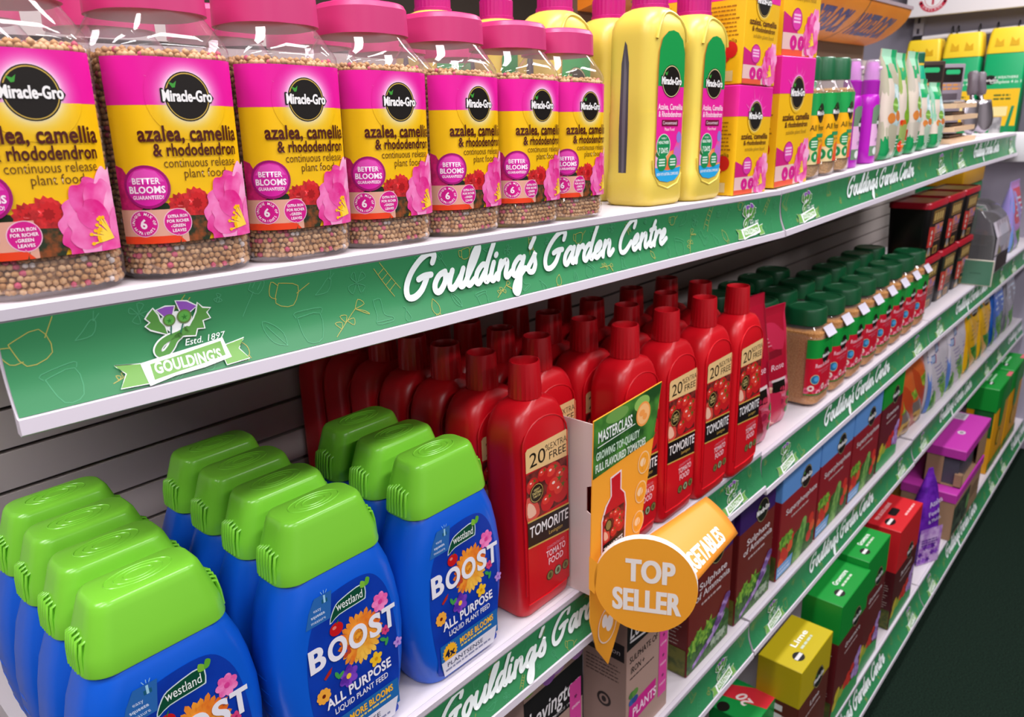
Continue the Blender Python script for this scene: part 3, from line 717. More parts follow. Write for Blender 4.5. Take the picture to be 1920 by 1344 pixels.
# ---------------------------------------------------------------- red tomato food bottle
def tomato_photo(A, x0, y0, x1, y1, L, seed=2):
    rr = random.Random(seed)
    A.rect(x0, y0, x1, y1, nmat('#4a0f12', '#7a2a22', 120, 0.45), L)
    W, H = x1 - x0, y1 - y0
    for (fx, fy, r) in ((0.62, 0.78, 0.2), (0.86, 0.6, 0.17), (0.7, 0.42, 0.24), (0.92, 0.28, 0.2), (0.48, 0.2, 0.16), (0.12, 0.72, 0.14), (0.38, 0.86, 0.12)):
        R = r * W
        q = min(R, W - fx * W, H - fy * H, fx * W, fy * H) if False else R
        cx = min(max(x0 + fx * W, x0 + R), x1 - R); cy = min(max(y0 + fy * H, y0 + R), y1 - R)
        A.ell(cx, cy, R, R * 0.94, '#c01a20', L + 1, 20); A.ell(cx - R * 0.25, cy + R * 0.3, R * 0.55, R * 0.45, '#d8392e', L + 2, 14); A.ell(cx - R * 0.3, cy + R * 0.4, R * 0.16, R * 0.1, '#f2d6cc', L + 3, 10)
        A.star(cx + R * 0.3, cy + R * 0.5, R * 0.4, R * 0.1, 5, '#3f6a22', L + 3, ph=rr.random())
    A.poly([(x0, y0 + 0.02 * H), (x0 + 0.28 * W, y0 + 0.05 * H), (x0 + 0.22 * W, y0 + 0.36 * H), (x0, y0 + 0.52 * H)], '#d0483c', L + 3, smooth=3)
    A.poly([(x0 + 0.02 * W, y0 + 0.1 * H), (x0 + 0.2 * W, y0 + 0.1 * H), (x0 + 0.15 * W, y0 + 0.3 * H), (x0 + 0.02 * W, y0 + 0.4 * H)], '#e8b49c', L + 4, smooth=3)
def tomorite_art():
    A = Art()                                                        # panel about 74 wide; u measured from the bottle's middle
    x0, x1 = -33, 38.5
    A.rect(x0, 18, x1, 205, '#c8101f', 0, 2)
    A.poly([(x0, 178), (x1, 174), (x1, 203), (x1 - 3, 206), (x0 + 3, 205), (x0, 202)], '#e2bd84', 2)
    A.text('20', -14, 182, 17, '#141008', 4, w=26, bold=0.0); A.text('%', 3, 192, 8, '#141008', 4, w=8); A.text('EXTRA', 22, 192.2, 7.6, '#141008', 4, w=28, bold=-0.005); A.text('FREE', 20, 180.5, 9.4, '#141008', 4, w=29, bold=0.0); A.text("''", 37, 186, 3, '#141008', 4)
    tomato_photo(A, x0, 120, x1, 176, 1)
    A.ell(-17, 150, 11.5, 11.5, '#1d150c', 7); A.ell(-17, 150, 10.6, 10.6, '#b89a54', 8); A.ell(-17, 150, 9.7, 9.7, '#1d150c', 9); A.text('GREAT', -17, 153, 2.6, '#d8c27c', 10, w=10, bold=0.02); A.text('TASTING', -17, 148.6, 3.4, '#d8c27c', 10, w=15, bold=0.03); A.text('TOMATOES', -17, 145.2, 2.4, '#d8c27c', 10, w=12, bold=0.02)
    A.poly([(x0, 88), (x1, 80), (x1, 84), (x0, 92)], '#c9a650', 6); A.poly([(x0, 90), (x1, 82), (x1, 115), (x0, 121)], '#191113', 7)
    A.poly([(x0, 119.4), (x1, 113.4), (x1, 115.4), (x0, 121.4)], '#c9a650', 8)
    A.text('TOMORITE', 3, 98.5, 13.5, '#ece8ea', 9, w=67, bold=0.012, rot=-0.055); A.text('Levington', 14, 90, 5, '#c9a650', 9, w=24, rot=-0.06)
    A.text('CONCENTRATED', 14, 72.5, 3.6, '#e27c8e', 4, w=31, bold=0.015); A.text('TOMATO', 14, 62.5, 8.2, '#f0c9d2', 4, w=34, bold=0.02); A.text('FOOD', 14, 52, 8.2, '#f0c9d2', 4, w=26, bold=0.02)
    for bx, c in ((3, '#7c7440'), (17, '#9aa886'), (31, '#7c7440')): A.ell(bx, 38, 6.2, 6.2, '#3c3220', 4, 20); A.ell(bx, 38, 5.2, 5.2, c, 5, 18); A.ell(bx, 38, 2.6, 3.2, '#4c4a26', 6, 12)
    return A
def make_tomorite():
    t = thing('tomato_food_bottle', 'x', 'bottle')
    red = mat('#c40a1a', 0.34, spec=0.5); W, D = 0.087, 0.054; S = []
    for z, w, d in ((0, 0.076, 0.043), (0.0015, 0.082, 0.049), (0.005, 0.0855, 0.0525), (0.012, W, D), (0.10, W, D), (0.205, W, D)): S.append((rrect(w, d, 0.013 if z < 0.2 else 0.015, 6), z))
    for k in range(1, 9):
        a = k / 8; w = 0.034 + (W - 0.034) * math.sqrt(max(1 - a ** 2.3, 0)); d = 0.034 + (D - 0.034) * math.sqrt(max(1 - a ** 2, 0)); S.append((rrect(w, d, 0.015 + 0.002 * a, 6), 0.205 + 0.045 * a))
    S.append((rrect(0.033, 0.033, 0.0164, 6), 0.252))
    b = MB().loft(S, red)
    arch = [(-0.036, 0.03), (-0.037, 0.12), (-0.037, 0.20)] + [(-0.037 * math.cos(PI * k / 12), 0.206 + 0.026 * math.sin(PI * k / 12)) for k in range(13)] + [(0.037, 0.12), (0.036, 0.03)]
    def yf(x, z):
        return -0.0270 if z < 0.207 else -(0.017 + 0.010 * math.sqrt(max(0, 1 - ((z - 0.205) / 0.045) ** 2)))
    b.tube([(x, yf(x, z) + 0.0003, z) for x, z in arch], 0.0011, red, 6)
    b.tube([(-0.034, -0.0272, 0.0175), (0, -0.0275, 0.0155), (0.034, -0.0272, 0.0175)], 0.0009, red, 6)
    b.obj('bottle_body', t, smooth=40)
    c = MB(); rd2 = mat('#b80d1c', 0.3)
    n = 48; lo, hi = ribbed(circ(0.0182, n), 0.03), ribbed(circ(0.0168, n), 0.03)
    c.loft([(lo, 0.2505), (lo, 0.2575), (hi, 0.2885), (circ(0.0163, n), 0.2898), (circ(0.0152, n), 0.290), (circ(0.0144, n), 0.287), (circ(0.0138, n), 0.279)], rd2)
    c.obj('cap', t, smooth=25)
    tomorite_art().build('label', t, front(0, -D / 2, 0), rough=0.3)
    return t

# ---------------------------------------------------------------- yellow concentrate bottle with magenta cap
def conc_art():
    A = Art()
    P = [(-26, 34), (-24, 26), (-16, 20), (0, 17.5), (16, 20), (24, 26), (26, 34), (26, 150), (25, 172), (20, 186), (10, 194), (0, 196), (-10, 194), (-20, 186), (-25, 172), (-26, 150)]
    A.poly(P, '#e5239b', 0)
    A.poly([(-26, 132), (26, 132), (26, 150), (25, 172), (20, 186), (10, 194), (0, 196), (-10, 194), (-20, 186), (-25, 172), (-26, 150)], '#149548', 1)
    A.poly([(-26, 34), (-24, 26), (-16, 20), (0, 17.5), (16, 20), (24, 26), (26, 34), (26, 36), (0, 32), (-26, 36)], '#29a6e0', 3); A.text('NOW WITH NATURAL COMPOUNDS', 0, 26, 3.6, '#e6f2fa', 4, w=44, bold=0.02)
    roundel(A, 0, 138, 19, 3, halo=None, ring='#e8d9a0', ww=2.1)
    A.text('Azalea, Camellia', 0, 105, 7, '#fbe4f2', 3, w=49, bold=0.015); A.text('& Rhododendron', 0, 96.5, 7, '#fbe4f2', 3, w=46, bold=0.015)
    A.rect(-16, 85.5, 17, 93, '#6a1030', 3); A.text('Concentrated', 0, 87.5, 4.2, '#fbe4f2', 4, w=28); A.text('Plant Food', 0, 80, 4, '#fbe4f2', 3, w=20)
    A.poly([(-26, 36), (0, 32), (26, 36), (26, 60), (14, 58), (0, 54), (-12, 52), (-26, 58)], nmat('#e8703c', '#f29a5a', 60, 0.45), 1); A.poly([(10, 36), (26, 38), (26, 74), (18, 70), (11, 58)], nmat('#e0559c', '#b06ac8', 70, 0.45), 2); A.rect(-26, 36, -4, 54, '#efb0d4', 2)
    A.ell(20, 72, 5, 7, '#8a7ad0', 3, 14); A.ell(-20, 52, 6, 4, '#2f6a2c', 2, 12)
    A.ell(-11, 62, 14, 14.5, '#cfe6d0', 4); A.ell(-11, 62, 13, 13.5, '#178a50', 5); A.text('HEALTHIER', -11, 64.5, 3.6, '#e6f4ea', 6, w=21, bold=0.03); A.text('VISIBLY', -11, 70, 2.4, '#e6f4ea', 6, w=11); A.text('7 DAYS', -11, 53.5, 6.4, '#e6f4ea', 6, w=18, bold=0.03)
    for x, r in ((-13, 10), (9, 9)):
        A.ell(x, 42, r, r * 1.05, '#178a50', 5)
        for q in range(3): A.rect(x - r * 0.62, 44.5 - q * 3.4, x + r * 0.62, 46.4 - q * 3.4, '#cfe6d6', 6)
    return A
def make_conc():
    t = thing('concentrate_bottle', 'x', 'bottle')
    ym = mat('#dcc352', 0.36); W, D = 0.084, 0.066; S = []
    for z, w, d in ((0, 0.074, 0.056), (0.002, 0.080, 0.062), (0.007, W, D), (0.034, W, D), (0.037, W - 0.002, D - 0.002), (0.10, W - 0.002, D - 0.001)): S.append((rrect(w, d, 0.017, 7), z))
    for k in range(0, 13):
        z = 0.10 + k * 0.0085; dip = 0.017 * math.sin(PI * max(0, min(1, (z - 0.100) / 0.072))) ** 1.3
        e = max(0, (z - 0.180) / 0.024); q = math.sqrt(max(0, 1 - min(e, 1) ** 2)) if e > 0 else 1
        w = (W - 0.044) * q + 0.042; d = (D - 0.044) * q + 0.042
        S.append((rrect(w - dip, d, min(0.018 + 0.003 * (1 - q), d / 2 - 0.001), 7, -dip / 2), z))
    S.append((rrect(0.042, 0.042, 0.0209, 7), 0.206))
    b = MB().loft(S, ym)
    P = [(0.034 * math.sin(-1.35 + 2.7 * k / 14), 0.165 + 0.036 * math.cos(-1.35 + 2.7 * k / 14)) for k in range(15)]
    def yy(z):
        e = max(0, (z - 0.180) / 0.024); q = math.sqrt(max(0, 1 - min(e, 1) ** 2)); return -((D - 0.044) * q + 0.042) / 2
    b.tube([(x * 0.93, yy(z) + 0.0004, z) for x, z in P], 0.0018, ym, 6)
    b.tube([(-0.031, -D / 2 + 0.001, 0.050), (-0.029, -D / 2 + 0.0006, 0.034), (-0.02, -D / 2, 0.0235), (0, -D / 2, 0.0185), (0.02, -D / 2, 0.0235), (0.029, -D / 2 + 0.0006, 0.034)], 0.0012, ym, 6)
    b.obj('bottle_body', t, smooth=45)
    c = MB(); cm = mat('#b01470', 0.35); n = 56
    c.loft([(circ(0.0215, n), 0.205), (circ(0.0215, n), 0.209), (ribbed(circ(0.0205, n), 0.03), 0.2095), (ribbed(circ(0.0205, n), 0.03), 0.226), (circ(0.0195, n), 0.2275)], cm)
    cp = c.obj('cap', t, smooth=25)
    d = MB(); pk = mat('#f21fc0', 0.25); d.loft([(circ(0.0188, n), 0.227), (ribbed(circ(0.0185, n), 0.025), 0.229), (ribbed(circ(0.0165, n), 0.025), 0.250), (circ(0.015, n), 0.252)], pk); d.obj('measuring_cup', cp, smooth=30)
    conc_art().build('label', t, lambda u, v, L: (-0.0015 + u * 0.00104, -D / 2 - 0.0002 - L * EPS - 0.0004, 0.010 + v * 0.00088), rough=0.3)
    A = Art(); A.poly([(0, 18), (3.2, 30), (3.6, 80), (3.2, 150), (1.5, 168), (0, 172), (-2.2, 150), (-3, 80), (-2.4, 30)], '#4a4650', 0); A.poly([(0, 22), (1.6, 40), (1.8, 140), (0, 164), (-0.8, 90)], '#6a6670', 1)
    A.build('level_window', t, lambda u, v, L: (-W / 2 + 0.0007 - L * EPS, -u * 0.0019 + 0.004, v / 1000), rough=0.3)
    return t
# ---------------------------------------------------------------- cartons
def veg(A, kind, x0, y0, x1, y1, L, seed=1):
    W, H = x1 - x0, y1 - y0; rr = random.Random(seed)
    gr = nmat('#3f7a20', '#8ab83c', 90, 0.5); gd = nmat('#22481a', '#3f6f2a', 90, 0.5)
    if kind == 'aubergine':
        A.poly([(x0, y0), (x1, y0), (x1, y0 + 0.55 * H), (x0 + 0.75 * W, y0 + 0.7 * H), (x0 + 0.4 * W, y0 + 0.55 * H), (x0, y0 + 0.5 * H)], gd, L, smooth=3)
        for k in range(4): A.star(x0 + W * (0.1 + 0.13 * k), y0 + H * (0.52 + 0.1 * (k % 2)), W * 0.13, W * 0.08, 7, gr, L + 1, ph=k, var=0.2)
        pu = nmat('#5a3478', '#8a5fae', 70, 0.4); pl = nmat('#8a5cb0', '#b79ad0', 70, 0.4)
        for k in range(5):
            a = 0.12 * k; A.poly([(x0 + W * (0.12 + 0.09 * k), y0 + H * (0.02 + 0.05 * k)), (x0 + W * (0.62 + 0.06 * k), y0 + H * (0.28 + 0.06 * k)), (x0 + W * (0.66 + 0.06 * k), y0 + H * (0.36 + 0.06 * k)), (x0 + W * (0.12 + 0.08 * k), y0 + H * (0.12 + 0.05 * k))], pu if k % 2 else pl, L + 2 + k)
        for k in range(6): A.ell(x0 + W * (0.66 + 0.055 * k), y0 + H * (0.45 + 0.09 * k), W * 0.085, H * 0.09, pu if k % 2 else pl, L + 8 + k % 2, 16)
        for k in range(4): A.star(x0 + W * (0.6 + 0.09 * k), y0 + H * 0.2, W * 0.08, W * 0.05, 7, nmat('#6f8a70', '#a8b8a0', 90, 0.5), L + 9, var=0.2)
    elif kind == 'salad':
        A.poly([(x0, y0), (x1, y0), (x1, y0 + 0.5 * H), (x0 + 0.5 * W, y0 + 0.75 * H), (x0, y0 + 0.4 * H)], gd, L, smooth=3)
        A.poly([(x0 + 0.4 * W, y0), (x0 + 0.5 * W, y0 + 0.5 * H), (x0 + 0.62 * W, y0 + 0.9 * H), (x0 + 0.74 * W, y0 + 0.85 * H), (x0 + 0.7 * W, y0 + 0.4 * H), (x0 + 0.62 * W, y0)], nmat('#4f8a3a', '#7fae58', 60, 0.45), L + 1, smooth=3)
        for k, (fx, fy) in enumerate(((0.08, 0.35), (0.2, 0.42), (0.12, 0.55), (0.3, 0.55), (0.32, 0.72), (0.84, 0.3), (0.92, 0.5), (0.88, 0.72))): A.ell(x0 + fx * W, y0 + fy * H, W * 0.075, W * 0.07, '#cc2a22' if k % 3 else '#e0542e', L + 2 + k % 2, 16)
        for k in range(3): A.star(x0 + W * (0.08 + 0.1 * k), y0 + H * 0.82, W * 0.1, W * 0.06, 7, gr, L + 3, var=0.2)
        A.poly([(x0 - 0.02 * W, y0 + 0.02 * H), (x0 + 0.36 * W, y0 + 0.02 * H), (x0 + 0.4 * W, y0 + 0.3 * H), (x0 - 0.02 * W, y0 + 0.28 * H)], '#6fa4dc', L + 5); A.lines(x0 + 0.02 * W, x0 + 0.34 * W, (y0 + 0.08 * H, y0 + 0.17 * H), 0.035 * H, '#d5e4f6', L + 6, seed)
    else:                                                            # mixed beds
        A.poly([(x0, y0), (x1, y0), (x1, y0 + 0.25 * H), (x0 + 0.4 * W, y0 + 0.45 * H), (x0, y0 + 0.3 * H)], '#2e9a50', L, smooth=3)
        for k, (fx, fy) in enumerate(((0.1, 0.4), (0.22, 0.5), (0.15, 0.62), (0.35, 0.5))): A.ell(x0 + fx * W, y0 + fy * H, W * 0.1, H * 0.1, '#9aa82a' if k % 2 else '#c8b42e', L + 1, 14, 0.6)
        for k, (fx, fy) in enumerate(((0.45, 0.55), (0.55, 0.66), (0.6, 0.5), (0.7, 0.72))): A.ell(x0 + fx * W, y0 + fy * H, W * 0.08, W * 0.07, '#c8281e', L + 2, 14)
        for k, (fx, fy) in enumerate(((0.78, 0.5), (0.88, 0.62), (0.85, 0.8), (0.95, 0.9), (0.92, 0.42))): A.ell(x0 + fx * W, y0 + fy * H, W * 0.09, W * 0.08, nmat('#8a62b0', '#b998d4', 80, 0.45), L + 3, 14)
def carton(name, label, W, D, H, low, top, zb, title=(), kind='mixed', lid=None, group=None, sidebits=True, rwidth=None, topart=True, open_flap=False):
    t = thing(name, label, 'box', group=group)
    lo, up = mat(low, 0.45), mat(top, 0.42)
    b = MB(); b.bbox(-W / 2, W / 2, -D / 2, D / 2, 0, H, lo, 0.0012, 1)
    b.obj('carton', t, smooth=30)
    w2, d2 = W / 2 + 0.0003, D / 2 + 0.0003
    u = MB(); u.bbox(-w2, w2, -d2, d2, H - zb, H + 0.0004, up, 0.0012, 1); u.obj('coloured_top', t, smooth=30)
    Wm, Hm = W * 1000, H * 1000; zbm = (H - zb) * 1000; A = Art()
    r = min(Wm * 0.165, 24)
    A.rect(-Wm / 2 + 1, 1, Wm / 2 - 1, zbm, low, 0); A.rect(-Wm / 2 + 1, zbm, Wm / 2 - 1, Hm - 1, top, 0)
    if kind: veg(A, kind, -Wm / 2 + 3, 3, Wm / 2 - 2, Hm * 0.36, 1, seed=len(title) + 3)
    roundel(A, Wm * 0.12, zbm + r * 0.55, r, 6, halo=None, ring='#b8a878', ww=2.2)
    for q, s in enumerate(title): A.text(s, Wm * 0.04, zbm - r * 1.45 - q * 17, 13, '#ddd2d6', 6, w=min(Wm * 0.82, 11.5 * len(s)), bold=0.012)
    A.lines(-Wm * 0.22, Wm * 0.26, (zbm - r * 1.45 - len(title) * 15.5,), 4, '#bfa8a8', 6, 4)
    A.build('front_print', t, front(0, -d2, 0), rough=0.42, clip=(-Wm / 2 + 1, 1, Wm / 2 - 1, Hm - 1))
    B = Art()
    if sidebits:
        B.rect(-D * 490, 1, D * 490, zbm, low, 0); B.lines(-D * 400, D * 380, [Hm * 0.22 + 7 * k for k in range(int((zbm - Hm * 0.3) / 7))], 1.6, '#c9b8ae', 1, 5)
        for q in range(2): B.rect(-D * 380, zbm - 22 - q * 22, D * 150, zbm - 8 - q * 22, '#d6cdd0', 1)
        B.rect(-D * 480, 2, D * 480, Hm * 0.2, nmat('#3a4a16', '#6a6a20', 60, 0.5), 1)
        B.build('side_print', t, side(-w2, 0, 0), rough=0.42)
    if topart and title:
        T = Art(); T.ell(-Wm * 0.24, -D * 230, D * 165, D * 165 * 0.8, '#14110f', 1, 28); T.rect(-Wm * 0.24 - D * 150, -D * 270, -Wm * 0.24 + D * 150, -D * 190, '#cfcccc', 2)
        T.text(title[0].split()[-1] if len(title) > 1 else title[0], Wm * 0.09, -D * 60, D * 140, '#dfe2dc', 2, w=Wm * 0.4, bold=0.02); T.lines(-Wm * 0.08, Wm * 0.26, (-D * 200,), D * 55, '#b8c4b0', 2, 3)
        T.build('top_print', t, topf(0, 0, H + 0.0004), rough=0.42)
    return t
def levington(label, W, D, H):
    t = thing('garden_feed_carton', label, 'box'); kr = mat('#a98b80', 0.6)
    MB().bbox(-W / 2, W / 2, -D / 2, D / 2, 0, H, kr, 0.0012, 1).obj('carton', t, smooth=30)
    A = Art(); w = W * 500; h = H * 1000
    A.rect(-w, h - 98, w, h - 36, '#141013', 0)
    A.rect(-w, h - 36, w, h, '#a98b80', 0)
    for k, c in enumerate(('#7a9a3a', '#c8783a', '#9a62b0', '#b487c4', '#7a4a9a', '#c28ad0')): A.ell(-w + 10 + k * w * 0.33, h - 20 + 8 * math.sin(k * 2), 13, 12, c, 1, 16)
    A.text('Levington', 0, h - 82, 26, '#e4dfe2', 2, w=w * 1.75, bold=0.012, shear=0.12); A.stroke([(-w + 8, h - 86), (0, h - 92)], 3.4, '#e4dfe2', 2); A.text('SINCE 1921', 18, h - 94, 4, '#c9c2c4', 2, w=34)
    A.text('SULPHATE OF', -w * 0.22, h - 122, 11, '#1c1416', 2, w=w * 1.3, bold=0.005); A.text('IRON +', -w * 0.5, h - 141, 11, '#1c1416', 2, w=w * 0.62, bold=0.005); A.lines(-w * 0.85, w * 0.3, (h - 150,), 2.4, '#4a3636', 2, 3)
    A.rect(w - 27, h - 232, w - 4, h - 66, '#d8449a', 3)
    for k in range(4): A.star(w - 15, h - 90 - k * 36, 4, 2, 5, '#7a2a5c', 4); A.text(('GREEN', 'LAWNS', 'FEEDS', 'FAST')[k], w - 15, h - 106 - k * 36, 4, '#f2d0e2', 4, w=16, bold=0.02)
    A.poly([(-w + 4, h - 230), (w - 36, h - 224), (w - 34, h - 190), (-w + 8, h - 194)], '#c81f86', 3); A.text('PLANTS', -8, h - 219, 16, '#f0d4e6', 4, w=62, bold=0.02)
    for k, c in enumerate(('#3f7a34', '#5a8a3a', '#3a5aa0', '#2f4a8a')): A.ell(-w + 14 + (k % 2) * 8, h - 178 - (k // 2) * 12, 8, 6, c, 4, 14)
    A.build('front_print', t, front(0, -D / 2, 0), rough=0.5)
    B = Art(); q = D * 500; B.rect(-q + 1, 1, q - 1, h - 1, '#a98b80', 0)
    B.rect(-q + 4, h - 118, q - 4, h - 90, '#171215', 1); B.text('Levington', 0, h - 109, 9, '#cfc8cc', 2, w=D * 700, shear=0.12); B.lines(-q + 6, q - 8, [h - 132 - 6 * k for k in range(5)], 2, '#5a4442', 1, 6); B.ell(0, h - 196, 12, 12, '#2a1e1e', 1); B.ell(0, h - 196, 8, 8, '#a98b80', 2); B.ell(0, h - 196, 4, 5, '#2a1e1e', 3)
    B.build('side_print', t, side(-W / 2, 0, 0), rough=0.5)
    return t
# ---------------------------------------------------------------- pouches and bags
def pouch_secs(W, D, H, gus=0.0):
    S = []
    for a, w, d in ((0, 0.90, 0.72), (0.02, 0.95, 0.90), (0.10, 0.98, 1.0), (0.35, 1.0, 0.96), (0.6, 1.0, 0.74), (0.8, 0.99, 0.42), (0.9, 0.985, 0.16), (0.935, 0.98, 0.06), (1.0, 0.98, 0.05)):
        S.append((a * H, w * W, max(d * D, 0.003)))
    return S
def make_pouch(name, label, cat, W, D, H, base, art=None, clear=False, rough=0.25, wob=0.002, top_art=None, group=None, taper=0.0):
    t = thing(name, label, cat, group=group); S = [(z, w * (1 - taper * max(0, (z / H - 0.55) / 0.45) ** 1.3), d) for z, w, d in pouch_secs(W, D, H)]; secs = []
    for i, (z, w, d) in enumerate(S):
        pts = rrect(w, d, min(d * 0.48, 0.02), 6)
        secs.append(([(x + wob * math.sin(z * 60 + y * 40), y + wob * math.sin(x * 55 + z * 45) * (d / D)) for x, y in pts], z))
    b = MB().loft(secs, base if not isinstance(base, str) else mat(base, rough)); b.obj('pouch', t, smooth=60)
    if art:
        zs = [s[0] for s in S]
        def dd(z):
            for k in range(len(zs) - 1):
                if z <= zs[k + 1]: q = (z - zs[k]) / (zs[k + 1] - zs[k]); return S[k][2] + (S[k + 1][2] - S[k][2]) * q
            return S[-1][2]
        def fm(u, v, L):
            z = v / 1000; x = u / 1000; d = dd(z); e = max(0, abs(x) - (W / 2 - 0.02)) / 0.02
            return (x + wob * math.sin(z * 60 - d * 20), -d / 2 + min(d * 0.45, 0.018) * (1 - math.sqrt(max(0, 1 - min(e, 1) ** 2))) + wob * math.sin(x * 55 + z * 45) * (d / D) - 0.0006 - L * EPS, z)
        w = W * 500
        art.build('front_print', t, fm, cuts=[-w + k * w / 6 for k in range(13)], vcuts=[z * 1000 for z in zs[1:-1]] + [H * 1000 * k / 14 for k in range(14)], rough=rough, clip=(-w * 0.97, 1, w * 0.97, H * 999), smooth=True)
    return t
def rose_pouch_art(W, H):
    A = Art(); w = W * 500; h = H * 1000
    A.rect(-w, 0, w, h, '#a80f2c', 0); A.rect(-w, 0, w, h * 0.42, nmat('#b03048', '#d88098', 40, 0.4), 1)
    A.rect(-w * 0.9, h * 0.60, w * 0.4, h * 0.66, '#7a0a20', 1)
    A.lines(-w * 0.9, w * 0.2, [h * (0.70 + 0.03 * k) for k in range(3)], h * 0.010, '#d88a9c', 2, 3)
    A.text('Rose', w * 0.1, h * 0.5, h * 0.05, '#e8c0cc', 3, w=w * 0.8)
    for k in range(9):
        x, y, r = w * (-0.7 + 0.35 * (k % 5)), h * (0.08 + 0.12 * (k // 3)), h * 0.055
        A.ell(x, y, r, r * 0.9, ('#d8586e', '#e6a0a8', '#e2b49a', '#c03a56')[k % 4], 3 + k % 2, 18); A.ell(x, y, r * 0.55, r * 0.5, ('#b8304a', '#d07a88', '#d0987c', '#981f40')[k % 4], 5, 14)
    A.rect(-w * 0.2, h * 0.30, w * 0.5, h * 0.40, '#18120e', 6); A.rect(-w * 0.25, h * 0.40, w * 0.55, h * 0.42, '#d8c8c8', 6)
    for k in range(3): A.ell(w * 0.75, h * (0.12 + 0.07 * k), w * 0.16, h * 0.03, '#3f7a34', 6, 14)
    return A
# ---------------------------------------------------------------- tapered black tub with a red lid
def make_tub(label, W=0.178, D=0.102, H=0.145):
    t = thing('granule_tub', label, 'tub')
    bk = mat('#0f0c0d', 0.35); rd = mat('#b3122a', 0.35)
    MB().loft([(rrect(W * 0.86, D * 0.84, 0.014, 5), 0), (rrect(W * 0.89, D * 0.87, 0.014, 5), 0.004), (rrect(W * 0.97, D * 0.96, 0.014, 5), H - 0.012)], bk).obj('tub', t, smooth=40)
    MB().loft([(rrect(W * 0.985, D * 0.985, 0.015, 5), H - 0.016), (rrect(W, D, 0.015, 5), H - 0.0155), (rrect(W, D, 0.015, 5), H - 0.004), (rrect(W * 0.98, D * 0.97, 0.015, 5), H - 0.001), (rrect(W * 0.93, D * 0.9, 0.014, 5), H), (rrect(W * 0.91, D * 0.87, 0.014, 5), H - 0.003)], rd).obj('lid', t, smooth=35)
    A = Art(); w, h = W * 390, (H - 0.018) * 1000
    A.rect(-w, 4, w, h, '#17100f', 0, 3); A.rect(-w * 0.62, h * 0.70, w * 0.9, h * 0.95, '#a07a34', 1); A.rect(-w * 0.56, h * 0.72, w * 0.84, h * 0.93, '#5a3c14', 2)
    for k in range(4): A.rect(-w * 0.5 + k * w * 0.33, h * 0.745, -w * 0.27 + k * w * 0.33, h * 0.905, '#c8a862', 3)
    A.poly([(-w, h * 0.66), (w * 0.1, h * 0.6), (-w * 0.2, h * 0.2), (-w, h * 0.24)], '#c22a24', 2); A.rect(-w * 0.2, h * 0.46, w * 0.9, h * 0.66, nmat('#8a6aa0', '#c87a4a', 60, 0.45), 2)
    for k in range(3): A.ell(-w * 0.55, h * (0.30 + 0.11 * k), w * 0.1, h * 0.045, '#d8d0c8', 3, 12)
    A.lines(-w * 0.1, w * 0.9, (h * 0.36, h * 0.30, h * 0.41), h * 0.03, '#b8786a', 3, 2); A.poly([(-w * 0.95, 5), (-w * 0.3, 5), (-w * 0.5, h * 0.2), (-w * 0.75, h * 0.2)], '#c89a5a', 3); A.ell(-w * 0.62, h * 0.14, w * 0.16, h * 0.09, '#8a8a90', 4, 14); A.rect(0, 6, w * 0.6, h * 0.2, '#b08a3c', 3); A.rect(w * 0.1, 8, w * 0.5, h * 0.17, '#6a3a1c', 4)
    A.build('label', t, lambda u, v, L: (u / 1000 * (0.9 + 0.1 * v / h), -(D * (0.87 + 0.09 * v / h)) / 2 - 0.0003 - L * EPS, v / 1000), rough=0.35)
    return t
# ---------------------------------------------------------------- big spreader pack: yellow shaker top on a green body
def make_spreader(label, W=0.19, D=0.11, H=0.40):
    t = thing('lawn_feed_spreader_pack', label, 'tub')
    g, y = mat('#06a566', 0.4), mat('#f2cf2c', 0.4)
    MB().bbox(-W / 2, W / 2, -D / 2, D / 2, 0, H * 0.79, g, 0.008, 3).obj('pack_body', t, smooth=40)
    MB().loft([(rrect(W + 0.002, D + 0.002, 0.012, 5), H * 0.785), (rrect(W + 0.002, D + 0.002, 0.012, 5), H * 0.82), (rrect(W * 0.92, D * 0.9, 0.012, 5), H * 0.975), (rrect(W * 0.86, D * 0.8, 0.012, 5), H)], y).obj('shaker_top', t, smooth=40)
    A = Art(); w = W * 500 - 2
    A.rect(-w, 0, w, 86, '#0a8a4c', 0); A.rect(-w, 60, w, 190, '#efc01c', 1); A.rect(-w * 0.5, 95, w * 0.5, 128, '#f0e2a0', 2); A.rect(-w * 0.3, 4, w * 0.3, 92, nmat('#8a8a90', '#c8c8cc', 40, 0.4), 2); A.poly([(w * 0.35, 0), (w * 0.6, 0), (w * 0.85, 130), (w * 0.7, 130)], '#0a8a5c', 3)
    A.lines(-w * 0.3, w * 0.7, (165, 152), 6, '#3a5a1c', 3, 2); A.ell(-w * 0.62, 222, 22, 17, '#14110f', 3); A.text('Miracle-Gro', -w * 0.62, 218, 8, '#ecebea', 5, w=54, bold=0.04)
    A.text('4 WEATHERS', w * 0.2, 226, 9, '#dff2e6', 3, w=76, bold=0.02); A.text('Complete 4 in 1', w * 0.2, 210, 10, '#dff2e6', 3, w=100, bold=0.02)
    A.build('front_print', t, front(0, -D / 2, 0), rough=0.4)
    B = Art()
    for x in (-0.34, 0.3): B.poly([(x * w * 1.2 - 14, 337), (x * w * 1.2 + 16, 337), (x * w * 1.2 + 13, 362), (x * w * 1.2 + 2, 352), (x * w * 1.2 - 11, 368)], '#d8a80c', 1)
    B.build('finger_holes', t, lambda u, v, L: (u / 1000, -(D + 0.002) / 2 + (v / 1000 - H * 0.82) * 0.09 - 0.001 - L * EPS, v / 1000), rough=0.4)
    return t
